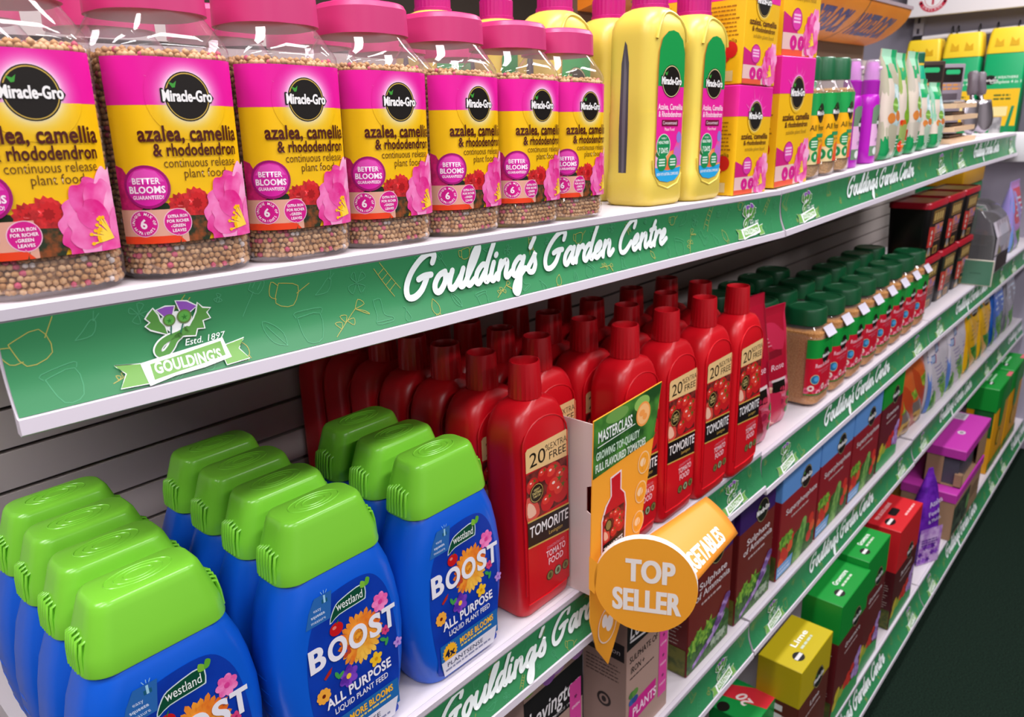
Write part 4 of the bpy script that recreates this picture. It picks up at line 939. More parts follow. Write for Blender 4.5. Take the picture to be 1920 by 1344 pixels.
# ---------------------------------------------------------------- purple orchid mist sprayer
def make_spray():
    t = thing('mist_spray_bottle', 'x', 'bottle'); pu = mat('#b012b4', 0.35); n = 28
    S = [(circ(0.026, n, ry=0.017), 0), (circ(0.029, n, ry=0.019), 0.003), (circ(0.029, n, ry=0.019), 0.03), (circ(0.028, n, ry=0.018), 0.105)]
    for k in range(1, 6): a = k / 5; S.append((circ(0.028 - 0.0135 * (1 - math.cos(a * PI / 2)) , n, ry=0.018 - 0.004 * (1 - math.cos(a * PI / 2))), 0.105 + 0.020 * math.sin(a * PI / 2)))
    MB().loft(S, pu).obj('bottle_body', t, smooth=50)
    c = MB(); c.loft([(circ(0.0155, n), 0.124), (circ(0.0155, n), 0.148), (circ(0.0135, n), 0.150)], mat('#9a0f9e', 0.35)); c.obj('collar', t, smooth=30)
    h = MB(); h.loft([(circ(0.0125, n), 0.149), (circ(0.0125, n), 0.160), (circ(0.010, n), 0.178), (circ(0.008, n), 0.181)], mat('#d860d8', 0.25)); h.tube([(0, -0.010, 0.170), (0, -0.0165, 0.170)], 0.003, mat('#f0c8f0', 0.3)); hd = h.obj('spray_head', t, smooth=30)
    MB().loft([(circ(0.0148, n), 0.150), (circ(0.0144, n), 0.162), (circ(0.012, n), 0.183), (circ(0.009, n), 0.1855)], clear_mat('#f2d8f4', haze=0.25)).obj('clear_cover', t, smooth=40)
    A = Art(); A.poly([(-22, 14), (22, 14), (22, 96), (16, 112), (0, 118), (-22, 100)], '#e6b4de', 0); A.poly([(-22, 72), (22, 72), (22, 96), (16, 112), (0, 118), (-22, 100)], '#6f8a70', 1); A.rect(-22, 14, 22, 32, '#6f8a70', 1); A.ell(6, 74, 12, 14, '#1b1220', 2); A.rect(-7, 71, 20, 77, '#d8d8d8', 3); A.ell(-4, 23, 8, 7, '#e8e8ea', 2)
    for q in range(3): A.rect(2, 58 - q * 7, 14, 61 - q * 7, '#6a4a7a', 2)
    A.text('Orchid', 5, 40, 6, '#5a3a74', 2, w=24)
    A.build('label', t, lambda u, v, L: ((0.0292 + L * EPS) * math.sin(u / 27.0), -(0.0193 + L * EPS) * math.cos(u / 27.0), v / 1000), cuts=range(-20, 21, 4), rough=0.35, clip=(-22, 0, 22, 106))
    return t
# ================================================================ the place
WALLY = 0.88
def big(name, x0, x1, y0, y1, z0, z1, m, label):
    o = MB().box(x0, x1, y0, y1, z0 + CZ, z1 + CZ, m).obj(name, None, smooth=0); structure(o, label); return o
carpet = nmat('#0a140f', '#1a2c22', 260, 0.95, bump=0.6, lo=0.3, hi=0.75, spec=0.1)
big('floor', -3, 6, -3.2, 3.2, -CZ - 0.1, -CZ, carpet, 'dark green carpeted shop floor')
big('ceiling', -3, 6, -3.2, 3.2, 1.25, 1.35, mat('#8f8580', 0.8), 'shop ceiling')
wl = mat('#8a7a6e', 0.8)
big('wall_left', -3.1, -3, -3.2, 3.2, -CZ, 1.25, wl, 'shop wall at the near end'); big('wall_right', 6, 6.1, -3.2, 3.2, -CZ, 1.25, mat('#7c6352', 0.8), 'brown wall beyond the far end of the aisle')
big('wall_front', -3, 6, -3.3, -3.2, -CZ, 1.25, mat('#bdb6b4', 0.8), 'pale wall across the aisle'); big('wall_back', -3, 6, 3.2, 3.3, -CZ, 1.25, wl, 'brown shop wall behind the shelving')
# slatted back panel of the shelving run
W = MB(); pm = mat('#b3a8a4', 0.55); dk = mat('#231d1c', 0.7)
W.box(-1.2, 3.62, WALLY + 0.010, WALLY + 0.03, -CZ, 0.13, dk)
z = -0.0470 - 0.0447 * 29
while z < 0.09:
    W.box(-1.2, 3.62, WALLY, WALLY + 0.010, z + 0.0025, z + 0.0425, pm); z += 0.0447
structure(W.obj('wall_back_panel', None, smooth=0), 'grey slatted back panel of the shelving').location = (0, 0, CZ)
for o in bpy.data.objects:
    if o.name == 'wall_back_panel': o.name = 'wall_shelving'
K = MB().box(0.10, 4.05, 0.43, 0.45, -CZ, -1.33, mat('#3a3634', 0.6)).obj('trim_1', None, smooth=0); K.location = (0, 0, CZ); structure(K, 'dark kick plate under the lowest shelf')

J0, J1, J2, J3, J4 = 0.103, 1.109, 2.090, 3.075, 4.06
def z1(x): return -0.0885 - 0.0285 * (x - J0) if x < J1 else (-0.117 + 0.0155 * (x - J1) if x < J2 else -0.1018)
def z2(x): return -0.5345 - 0.0025 * (x - J0) if x < J1 else (-0.546 + 0.0130 * (x - J1) if x < J2 else -0.533)
def z3(x): return -0.868 if x < J1 else (-0.866 if x < J2 else -0.862)
Z4 = -1.290
YS = 0.4665; Y4 = 0.400
TILT1 = math.atan(0.0285)
make_shelf(J0, J1, YS - 0.001, -0.0885, 'nearest top shelf, holding the pink-lidded jars and yellow bottles', 1, 0.04, -0.0285)
make_shelf(J1 + 0.001, J2, YS, -0.117, 'middle bay of the top shelf, under the purple spray bottles', 2, 0.06, 0.0155)
make_shelf(J2 + 0.001, 2.85, YS, -0.1018, 'far end of the top shelf, under the steel scoops and wooden traps', 3, 0.06, 0.0)
make_shelf(J0, J1, YS, -0.5345, 'nearest second shelf, holding blue and red bottles', 4, 0.08, -0.0025)
make_shelf(J1 + 0.001, J2, YS, -0.546, 'second shelf under the green-lidded rose food jars', 5, 0.08, 0.0130)
make_shelf(J2 + 0.001, J3, YS, -0.533, 'second shelf under the black tubs with red lids', 6, 0.08, 0.0)
make_shelf(J3 + 0.001, J4, YS, -0.533, 'farthest stretch of the second shelf at the right edge of the photo', 7, 0.08, 0.0)
make_shelf(J0, J1, YS, -0.868, 'third shelf under the kraft-coloured and purple-topped boxes', 8, 0.10, 0.0)
make_shelf(J1 + 0.001, J2, YS, -0.866, 'third shelf under the blue-topped boxes', 9, 0.10, 0.0)
make_shelf(J2 + 0.001, J3, YS, -0.862, 'third shelf under the orange pouch and clear seed bags', 10, 0.10, 0.0)
make_shelf(J3 + 0.001, J4, YS, -0.862, 'farthest stretch of the third shelf at the right edge of the photo', 11, 0.10, 0.0)
make_shelf(J1 + 0.001, J2, Y4, Z4, 'lowest shelf by the carpet, under the yellow, green and red boxes', 12, 0.30, 0.0)
make_shelf(J2 + 0.001, J3, Y4, Z4, 'lowest shelf by the carpet, under the magenta lidded boxes', 13, 0.30, 0.0)
make_shelf(J3 + 0.001, J4, Y4, Z4, 'farthest stretch of the lowest shelf by the carpet', 14, 0.30, 0.0)
ORD = ['front', 'second', 'third', 'fourth', 'fifth', 'sixth', 'seventh', 'eighth']
TH = ['first', 'second', 'third', 'fourth', 'fifth', 'sixth', 'seventh', 'eighth']

# ---------------------------------------------------------------- top shelf: jars of azalea food
AZ = azalea_art()
jar = Proto(make_jar('plant_food_jar', 'x', 'jar', '#c2326f', art=AZ))
yaw = [0.0, 0.0, 0.0, 0.0, 0.04, 0.0, 0.0]
jx = [0.144, 0.2285, 0.312, 0.395, 0.480, 0.5605, 0.6345]
for k in range(7):
    lab = 'pink-lidded clear jar with azalea label, ' + ('cut by the left edge of the photo' if k == 0 else 'right beside the yellow bottle' if k == 6 else TH[k] + ' from the left in the front row')
    x, y = jx[k], 0.512 - (0.004 if k > 4 else 0)
    jar.put((x, y, z1(x) + 0.0003), lab, (0, TILT1, yaw[k]), 'pink-lidded azalea food jars')
for k in range(6):
    x = 0.150 + 0.0865 * k
    jar.put((x, 0.604, z1(x) + 0.0003), 'pink-lidded clear jar in the row behind, ' + TH[k] + ' from the left', (0, TILT1, 0.03), 'pink-lidded azalea food jars')
# yellow concentrate bottles
cb = Proto(make_conc())
cy = lambda x: z1(x) + 0.0003
cb.put((0.808, 0.511, cy(0.808)), 'yellow plant-food bottle with magenta cap standing next to the jars', (0, TILT1, -0.03), 'yellow concentrate bottles', (1, 1, 1.06))
cb.put((0.896, 0.504, cy(0.896)), 'yellow plant-food bottle with magenta cap standing next to the yellow boxes', (0, TILT1, 0.0), 'yellow concentrate bottles', (1, 1, 1.06))
for k, (x, y) in enumerate(((0.745, 0.600), (0.842, 0.592), (0.640, 0.694), (0.742, 0.690), (0.842, 0.684), (0.72, 0.780), (0.83, 0.776))):
    cb.put((x, y, cy(x)), 'yellow bottle with magenta cap in the ' + ('second' if k < 2 else 'third' if k < 5 else 'fourth') + ' row back, ' + ('left one' if k in (0, 2, 5) else 'right one' if k in (1, 4, 6) else 'middle one'), (0, TILT1, 0), 'yellow concentrate bottles', (1, 1, 1.06))
# yellow and magenta cartons
def azbox(name, W, D, H):
    t = thing(name, 'x', 'box')
    MB().bbox(-W / 2, W / 2, -D / 2, D / 2, 0, H, mat('#eab40c', 0.42), 0.001, 1).obj('carton', t, smooth=30)
    MB().bbox(-W / 2 - 0.0003, W / 2 + 0.0003, -D / 2 - 0.0003, D / 2 + 0.0003, H * 0.72, H + 0.0003, mat(PINK, 0.42), 0.001, 1).obj('coloured_top', t, smooth=30)
    A = Art(); Wm, Hm = W * 1000, H * 1000; w = Wm / 2
    glow(A, 0, Hm * 0.73, w * 0.38, Hm * 0.72, PINK, '#eab40c', 1, n=4, reach=0.3); roundel(A, 0, Hm * 0.73, w * 0.38, 7, ring='#b89a50')
    A.text('azalea, camellia', 2, Hm * 0.52, Hm * 0.055, BRN, 3, w=w * 1.6, bold=0.02); A.text('& rhododendron', 4, Hm * 0.465, Hm * 0.045, BRN, 3, w=w * 1.35, bold=0.02); A.text('soluble plant food', 5, Hm * 0.41, Hm * 0.035, '#8a6a1c', 3, w=w * 1.2)
    A.rect(-w, 1, w * 0.3, Hm * 0.17, '#e2bcb8', 2); A.rect(-w, 1, w * 0.1, Hm * 0.05, '#e2583c', 3); A.poly([(-w, Hm * 0.17), (-w, Hm * 0.32), (-w * 0.6, Hm * 0.28), (-w * 0.2, Hm * 0.17)], '#c81a78', 2)
    A.ell(-w * 0.3, Hm * 0.27, w * 0.28, Hm * 0.085, '#b01574', 4); A.ell(-w * 0.3, Hm * 0.27, w * 0.24, Hm * 0.075, '#d83aa4', 5)
    for q in range(3): A.rect(-w * 0.48, Hm * (0.295 - 0.025 * q), -w * 0.12, Hm * (0.31 - 0.025 * q), '#f0b8dc', 6)
    for x in (-0.42, 0.0): A.ell(w * x, Hm * 0.1, w * 0.19, Hm * 0.055, '#cf1487', 4); A.text('6' if x else '7', w * x, Hm * 0.08, Hm * 0.04, '#f4dcea', 5)
    camellia(A, w * 0.66, Hm * 0.13, w / 47, 7)
    A.build('front_print', t, front(0, -D / 2 - 0.0003, 0), rough=0.4, clip=(-w, 0, w, Hm))
    B = Art(); q = D * 500
    B.lines(-q + 4, q - 6, [Hm * (0.42 + 0.035 * k) for k in range(8)], Hm * 0.012, '#9a6a10', 1, 3); B.text('azalea, camellia', 0, Hm * 0.62 if False else Hm * 0.36, Hm * 0.04, BRN, 1, w=D * 700); B.star(0, Hm * 0.22, q * 0.42, q * 0.3, 7, '#c0161c', 1, var=0.1); B.rect(-q * 0.7, Hm * 0.03, q * 0.6, Hm * 0.12, '#d8c48a', 1); B.ell(q * 0.45, Hm * 0.3, q * 0.3, q * 0.32, '#c8161c', 2)
    B.build('side_print', t, side(-W / 2 - 0.0003, 0, 0), rough=0.4)
    return t
bx = Proto(azbox('plant_food_carton', 0.100, 0.062, 0.140))
bx.put((1.012, 0.500, z1(1.012) + 0.0006), 'small yellow and pink carton at the bottom, next to the yellow bottle', (0, TILT1, 0), 'yellow and pink plant food cartons')
bx.put((1.018, 0.500, z1(1.012) + 0.1418), 'small yellow and pink carton stacked on the one next to the yellow bottle', (0, TILT1, 0.0), 'yellow and pink plant food cartons')
bx.put((0.985, 0.574, z1(0.985) + 0.0006), 'small yellow carton behind the front stack, lower one', (0, TILT1, 0), 'yellow and pink plant food cartons')
bx.put((0.985, 0.574, z1(0.985) + 0.1418), 'small yellow carton behind the front stack, upper one', (0, TILT1, 0), 'yellow and pink plant food cartons')
b2 = Proto(azbox('plant_food_carton', 0.122, 0.075, 0.182))
b2.put((1.164, 0.512, z1(1.166) + 0.0012), 'tall yellow and pink carton standing next to the green-lidded jars', (0, 0, 0), 'yellow and pink plant food cartons')
b2.put((1.172, 0.516, z1(1.166) + 0.1838), 'tall yellow and pink carton stacked on the one by the green-lidded jars', (0, 0, -0.03), 'yellow and pink plant food cartons')
# jars of general food
def allp_art():
    A = Art(); A.rect(-42, 0, 42, 108, '#f0b010', 0, 1); A.rect(-42, 75, 42, 108, '#16994a', 1); roundel(A, 2, 78, 15, 2, halo=None, ring=None)
    A.text('All Purpose', 3, 52, 9, '#3a3008', 3, w=56, bold=0.01); A.rect(-12, 41, 30, 47, '#17935a', 3); A.text('Plant Food', 8, 34, 5, '#5a4a10', 3, w=34)
    A.rect(-42, 0, -2, 24, '#e2cf9a', 3); A.poly([(-2, 0), (42, 0), (42, 44), (26, 34), (4, 26)], nmat('#e0661c', '#e8402c', 60, 0.45), 3); A.ell(-14, 32, 11, 11, '#18884a', 5)
    for q in range(3): A.rect(-21, 34.5 - q * 4, -7, 36.5 - q * 4, '#cfe6d4', 6)
    for x in (-30, -11): A.ell(x, 12, 8.5, 8.5, '#18884a', 5); A.ell(x, 12, 3, 4, '#cfe6d4', 6, 12)
    return A
aj = Proto(make_jar('plant_food_jar', 'x', 'jar', '#0d5a34', W=0.0655, H=0.186, art=allp_art(), fill='fine', level=0.139, lid_r=0.0245, lid_h=0.034, fillcols=('#8a6534', '#c49a5c')))
for k, x in enumerate((1.266, 1.333, 1.400)):
    aj.put((x, 0.508, z1(x) + 0.0008), ('green-lidded jar half hidden behind the tall yellow carton', 'green-lidded all-purpose jar in the middle of the three on the top shelf', 'green-lidded all-purpose jar beside the purple spray bottle')[k], (0, 0, 0.12), 'green-lidded all purpose jars')
sp = Proto(make_spray())
sp.put((1.474, 0.502, z1(1.474) + 0.0006), 'purple spray bottle beside the green-lidded jars', (0, 0, 0.1), 'purple spray bottles')
sp.put((1.572, 0.502, z1(1.572) + 0.0006), 'purple spray bottle beside the green seed pouches', (0, 0, 0.1), 'purple spray bottles')
# green pouches with fruit pictures
def fruit_art(W, H, v):
    A = Art(); w, h = W * 500, H * 1000
    A.rect(-w, 0, w, h, '#d8cabc', 0); A.rect(-w, 0, w, h * 0.22, '#0e8a4c', 1); A.rect(-w, h * 0.74, w, h, '#17a566', 1); A.rect(-w, h * 0.86, w * 0.2, h, '#a8dcbc', 2)
    if v == 1:
        for k in range(7): A.ell(w * (-0.5 + 0.3 * (k % 4)), h * (0.1 + 0.1 * (k // 2)), w * 0.34, h * 0.06, ('#d8301e', '#e0661c', '#7aa82c', '#c8281c')[k % 4], 3 + k % 2, 16)
        A.poly([(w * 0.0, h * 0.3), (w * 0.6, h * 0.4), (w * 0.7, h * 0.74), (w * 0.2, h * 0.74)], '#6a9a2c', 3, smooth=3)
    else:
        A.poly([(-w * 0.2, h * 0.3), (w * 0.6, h * 0.36), (w * 0.9, h * 0.74), (w * 0.1, h * 0.74)], nmat('#8ab8b8', '#d4e0e2', 60, 0.4), 3, smooth=3); A.ell(w * 0.1, h * 0.5, w * 0.35, h * 0.07, '#7aa848', 4, 14); A.ell(-w * 0.3, h * 0.38, w * 0.4, h * 0.05, '#d8843c', 4, 14); A.ell(w * 0.35, h * 0.4, w * 0.25, h * 0.05, '#c8783c', 5, 14)
    A.lines(-w * 0.5, w * 0.7, [h * (0.17 - 0.03 * k) for k in range(3)], h * 0.012, '#cfe8d8', 3, 4)
    return A
for k, (x, W_, H_, v, lab) in enumerate(((1.660, 0.094, 0.205, 0, 'green and cream feed pouch right of the purple spray bottles'), (1.748, 0.070, 0.200, 1, 'narrow feed pouch with vegetables printed down its front'), (1.820, 0.070, 0.204, 0, 'green and cream feed pouch, second tall one from the spray bottles'), (1.916, 0.086, 0.150, 0, 'short green and cream pouch left of the other short one'), (2.008, 0.086, 0.142, 0, 'short crinkled green pouch left of the wooden traps'))):
    make_pouch('feed_pouch', lab, 'pouch', W_, 0.05, H_, ('#b8b49c', '#9ab060', '#c4bcae', '#b0c4b0', '#8ac0a4')[k], fruit_art(W_, H_, v), group='feed pouches on the top shelf').location = (x, 0.503 + 0.004 * (k % 2), z1(x) + CZ + 0.0008)
for k, (x, y) in enumerate(((1.315, 0.60), (1.395, 0.60), (1.50, 0.60))):
    make_pouch('feed_pouch', ('green pouch peeking up behind the green-lidded jars', 'bigger green pouch peeking up behind the green-lidded jars', 'pale green pouch behind the purple spray bottles')[k], 'pouch', 0.075, 0.05, 0.21, '#26b070', fruit_art(0.075, 0.21, 0), group='feed pouches on the top shelf').location = (x, y, z1(x) + CZ + 0.0008)
# round-shouldered green bottle behind the pouches
t = thing('weedkiller_bottle', 'teal round-shouldered bottle with dark cap behind the short pouches', 'bottle', (2.105, 0.572, z1(2.1) + 0.0006)); t.scale = (0.62, 0.62, 0.98); n = 28
MB().loft([(circ(0.052, n, ry=0.04), 0), (circ(0.055, n, ry=0.042), 0.004), (circ(0.055, n, ry=0.042), 0.13), (circ(0.050, n, ry=0.038), 0.155), (circ(0.036, n, ry=0.03), 0.176), (circ(0.024, n), 0.188)], mat('#0a9a76', 0.35)).obj('bottle_body', t, smooth=50)
MB().loft([(circ(0.026, n), 0.187), (circ(0.026, n), 0.192)], mat('#e0c040', 0.4)).obj('neck_band', t, smooth=30); MB().loft([(circ(0.0265, n), 0.192), (circ(0.0265, n), 0.214), (circ(0.023, n), 0.217)], mat('#0b5a44', 0.4)).obj('cap', t, smooth=30)
# wooden traps and steel scoops
for k in range(4):
    t = thing('wooden_trap', 'wooden spring trap board, ' + ('lowest', 'second lowest', 'third', 'topmost')[k] + ' of its stack on the top shelf', 'trap', (2.255 - 0.006 * k, 0.520, z1(2.2) + 0.0006 + k * 0.0275), (0, 0, 0.04 * (k % 2)), 'wooden traps on the top shelf')
    MB().box(-0.125, 0.125, -0.040, 0.040, 0, 0.011, mat('#e2bf9a', 0.6)).obj('board', t, smooth=0)
    s = MB(); s.box(-0.09, 0.09, -0.02, 0.02, 0.011, 0.013, mat('#2a2224', 0.5)); s.tube([(0.05, -0.024, 0.0150), (0.05, 0.024, 0.0150)], 0.0042, mat('#b8b4bc', 0.3, 0.9)); s.tube([(0.05, -0.02, 0.0150), (-0.06, -0.02, 0.0150), (-0.06, 0.02, 0.0150), (0.05, 0.02, 0.0150)], 0.0022, mat('#b8b4bc', 0.3, 0.9), 6); s.obj('spring_bar', t, smooth=40)
steel = mat('#b6b0b8', 0.25, 0.9)
def scoop(label, loc, rot):
    t = thing('hand_trowel', label, 'trowel', loc, rot, 'steel hand trowels'); t.scale = (1.1, 1.1, 0.72)
    V = []; F = []; N = 10; M = 9
    for i in range(M):
        a = i / (M - 1); z = 0.012 + 0.125 * a; w = 0.034 * math.sqrt(max(0.03, 1 - (1 - min(1, a * 1.6)) ** 2)) * (1 - 0.25 * a)
        for j in range(N): q = -1 + 2 * j / (N - 1); V.append((w * q, 0.016 * (q * q - 1) * (0.5 + 0.5 * a), z))
    for i in range(M - 1):
        for j in range(N - 1): F.append((i * N + j, i * N + j + 1, (i + 1) * N + j + 1, (i + 1) * N + j))
    b = MB(); b.add(V, F, steel); bo = b.obj('blade', t, smooth=60); so = bo.modifiers.new('sheet', 'SOLIDIFY'); so.thickness = 0.0016
    MB().tube([(0, -0.006, 0.13), (0, 0.0, 0.15), (0, 0.0, 0.165)], 0.005, steel).obj('neck', t, smooth=40)
    MB().loft([(circ(0.010, 16), 0.16), (circ(0.0125, 16), 0.175), (circ(0.011, 16), 0.205), (circ(0.013, 16), 0.235), (circ(0.009, 16), 0.245)], mat('#6a6068', 0.35)).obj('handle', t, smooth=40)
scoop('steel hand trowel leaning beside the wooden traps', (2.47, 0.515, z1(2.3) + 0.0), (-0.12, 0.05, -0.5)); scoop('steel hand trowel nearest the far end of the top shelf', (2.58, 0.505, z1(2.4)), (-0.12, -0.1, -0.9)); scoop('steel hand trowel standing behind the wooden traps', (2.45, 0.600, z1(2.3) + 0.0), (-0.1, 0, -0.4))
for k, (x, y, c1) in enumerate(((2.30, 0.600, '#3a2c26'), (2.56, 0.610, '#8a808a'))):
    t = thing('hang_card', ('dark card with a green hang hole above the wooden traps', 'grey plastic-wrapped card beside the dark one')[k], 'card', (x, y, z1(2.2) + 0.0006), (0, 0, -0.55))
    MB().bbox(-0.058, 0.058, -0.004, 0.004, 0, 0.20, mat(c1, 0.35), 0.003, 2).obj('card', t, smooth=30)
    A = Art(); A.rect(-44, 150, 50, 190, '#1c1816', 0, 4); A.rect(-10, 172, 40, 184, '#2ab070', 1, 5); A.lines(-40, 48, (140, 130), 6, '#c88a4a', 1, 3); A.rect(-40, 96, 40, 120, '#5a5058', 1); A.build('print', t, front(0, -0.004, 0))

# ---------------------------------------------------------------- second shelf: blue bottles with lime caps
bo = Proto(make_boost())
for g, (x, y0, n) in enumerate(((0.163, 0.514, 4), (0.3035, 0.506, 4), (0.4375, 0.505, 3))):
    for k in range(n):
        lab = ('front blue bottle with lime cap' if k == 0 else TH[k] + ' blue bottle back') + ' in the row ' + ('at the left edge of the photo', 'between the other two blue rows', 'next to the red bottles')[g]
        bo.put((x + 0.002 * k, y0 + 0.0605 * k, z2(x) + 0.0004), lab, (0, 0, 0.0), 'blue liquid feed bottles')
# red bottles
tm = Proto(make_tomorite())
cols = [0.569, 0.655, 0.749, 0.841, 0.931, 1.022]
for c, x in enumerate(cols):
    for k in range((7, 5, 4, 4, 3, 3)[c]):
        if c == 1 and k == 0: continue
        where = ('first red column, beside the blue bottles', 'second red column, behind the pale card', 'third red column, behind the orange sign', 'fourth red column', 'fifth red column', 'last red column, beside the red pouch')[c]
        tm.put((x - 0.006 * (k > 0), (0.5025, 0.495, 0.496, 0.493, 0.487, 0.482)[c] + 0.0575 * k, z2(x) + 0.0004), 'red tomato food bottle, ' + ('front' if k == 0 else TH[k] + ' back') + ' of the ' + where, (0, 0, 0.0), 'red tomato food bottles')
# red rose pouches
make_pouch('rose_feed_pouch', 'dark red rose feed pouch between the red bottles and the green-lidded jars', 'pouch', 0.096, 0.065, 0.255, '#8e0c26', rose_pouch_art(0.096, 0.255)).location = (1.130, 0.515, z2(1.135) + CZ + 0.001)
bpy.data.objects['rose_feed_pouch'].rotation_euler = (0, 0, -0.12)
make_pouch('rose_feed_pouch', 'pinkish rose feed pouch tucked behind the dark red one', 'pouch', 0.10, 0.05, 0.215, '#c02448', rose_pouch_art(0.10, 0.215)).location = (1.232, 0.522, z2(1.235) + CZ + 0.001)
bpy.data.objects['rose_feed_pouch.001'].rotation_euler = (0, 0, -0.15)
# rose food jars
def rose_art():
    A = Art(); A.rect(-42, 0, 42, 108, '#c4112c', 0, 1); A.rect(-42, 72, 42, 108, '#0f8f36', 1); roundel(A, 8, 74, 15, 2, halo=None, ring=None)
    A.text('Rose & Shrub', 2, 54, 8, '#f0b8c6', 3, w=52, bold=0.02); A.text('continuous release', 6, 46, 4.4, '#e07a92', 3, w=46); A.text('plant food', 8, 40.5, 4.4, '#e07a92', 3, w=26)
    A.ell(-22, 31, 9.5, 9.5, '#b8c89a', 4); A.ell(-22, 31, 8.4, 8.4, '#2a6a9a', 5); A.ell(-20, 32, 5, 5, '#4a9ad0', 6, 14)
    for k in range(10): A.ell(-38 + 8.4 * k, 9 + 5 * math.sin(k * 1.7), 6.5, 6, ('#e05a7c', '#e8d0c8', '#d83a5c', '#f0a0b0')[k % 4], 4 + k % 2, 16); A.ell(-38 + 8.4 * k, 9 + 5 * math.sin(k * 1.7), 3, 2.6, '#b82a4c', 6, 10)
    A.rect(-42, 0, 42, 3, '#4a7a34', 7)
    return A
rj = make_jar('rose_food_jar', 'x', 'jar', '#07502c', W=0.0905, H=0.184, rf=0.27, art=rose_art(), fill='fine', level=0.146, lid_r=0.036, lid_h=0.030, fillcols=('#b06c34', '#d09a5a'), ushift=-14.0)
s = MB(); s.box(-0.021, 0.021, -0.0105, 0.0105, 0, 0.0006, mat('#d2ccdc', 0.5))
st = s.obj('price_sticker', rj, smooth=0); st.location = (0.004, -0.0455, 0.1420); st.rotation_euler = (0.95, 0, 0)
rj = Proto(rj)
for r, y in enumerate((0.5185, 0.613, 0.706)):
    for k in range((8, 8, 4)[r]):
        x = 1.394 + 0.0925 * k
        rj.put((x, y, z2(x) + 0.0010), 'green-lidded rose food jar, ' + ('nearest the red pouches' if k == 0 else 'right beside the black tubs' if k == 7 else TH[k] + ' along') + ' in the ' + ('front', 'middle', 'back')[r] + ' row', (0, 0, 0.0), 'green-lidded rose food jars')
# black tubs, two high
tb = Proto(make_tub('x'))
for lv in (0, 1):
    for k in range(3):
        x = 2.192 + 0.182 * k
        tb.put((x, 0.548, z2(2.1) + 0.0006 + lv * 0.1458), 'black tub with red lid in the ' + ('lower', 'upper')[lv] + ' layer, ' + ('nearest the green-lidded jars', 'in the middle', 'farthest along the shelf')[k], (0, 0, 0), 'black tubs with red lids')
# green price flag, clear pack, big green pack
t = thing('price_flag', 'small green framed price flag standing out by the black tubs', 'sign', (2.585, 0.468, z2(2.6) + 0.0006), (0, 0, -PI / 2))
MB().bbox(-0.045, 0.045, -0.002, 0.002, 0, 0.078, mat('#b8b4a4', 0.4), 0.001, 1).obj('frame', t); Art().rect(-42, 3, 42, 75, '#4a7a62', 0).rect(-16, 36, 14, 39, '#34604c', 1).build('card', t, front(0, -0.002, 0))
t = thing('clear_pack', 'clear plastic pack with rounded front and white label beside the black tubs', 'pack', (2.865, 0.535, z2(2.8) + 0.0006))
S = []
for k, (zz, y0) in enumerate(((0, -0.07), (0.05, -0.078), (0.12, -0.075), (0.17, -0.058), (0.20, -0.03), (0.215, 0.0))): S.append((rrect(0.24, 0.07 - y0, 0.006, 3, 0, (0.07 + y0) / 2), zz))
MB().loft(S, clear_mat('#a8a4a8', haze=0.12)).obj('clear_shell', t, smooth=50)
MB().bbox(-0.112, 0.112, -0.05, 0.062, 0.003, 0.095, mat('#2a2628', 0.5), 0.004).obj('contents', t)
A = Art(); A.rect(-110, 4, 110, 58, '#15100f', 1); A.rect(-110, 4, -74, 58, '#cfc8d4', 2); A.rect(-110, 62, 110, 165, nmat('#8a7f8c', '#b8b0bc', 30, 0.4), 0); A.rect(-110, 62, -70, 165, '#c8c0cc', 1); A.rect(-40, 82, 60, 150, '#a8a6b4', 1, 8); A.poly([(-70, 62), (-10, 62), (-50, 90)], '#8a8248', 1)
A.build('label', t, lambda u, v, L: (u / 1000, -0.0795 + max(0, v - 120) / 1000 * 0.36 - L * EPS, v / 1000), vcuts=(60, 120))
t = thing('lawn_feed_box', 'big green box with yellow top band on the second shelf behind the clear pack', 'box', (3.17, 0.70, z2(2.9) + 0.0006))
MB().bbox(-0.155, 0.155, -0.075, 0.075, 0, 0.245, mat('#0a6a3a', 0.4), 0.006, 2).obj('carton', t); MB().bbox(-0.156, 0.156, -0.076, 0.076, 0.245, 0.335, mat('#c8920e', 0.4), 0.006, 2).obj('yellow_band', t)
A = Art(); A.rect(-150, 40, 150, 150, '#12a03c', 0); A.ell(70, 170, 26, 22, '#15110f', 1); A.rect(42, 166, 98, 174, '#d8d8d8', 2); A.build('front_print', t, front(0, -0.076, 0))
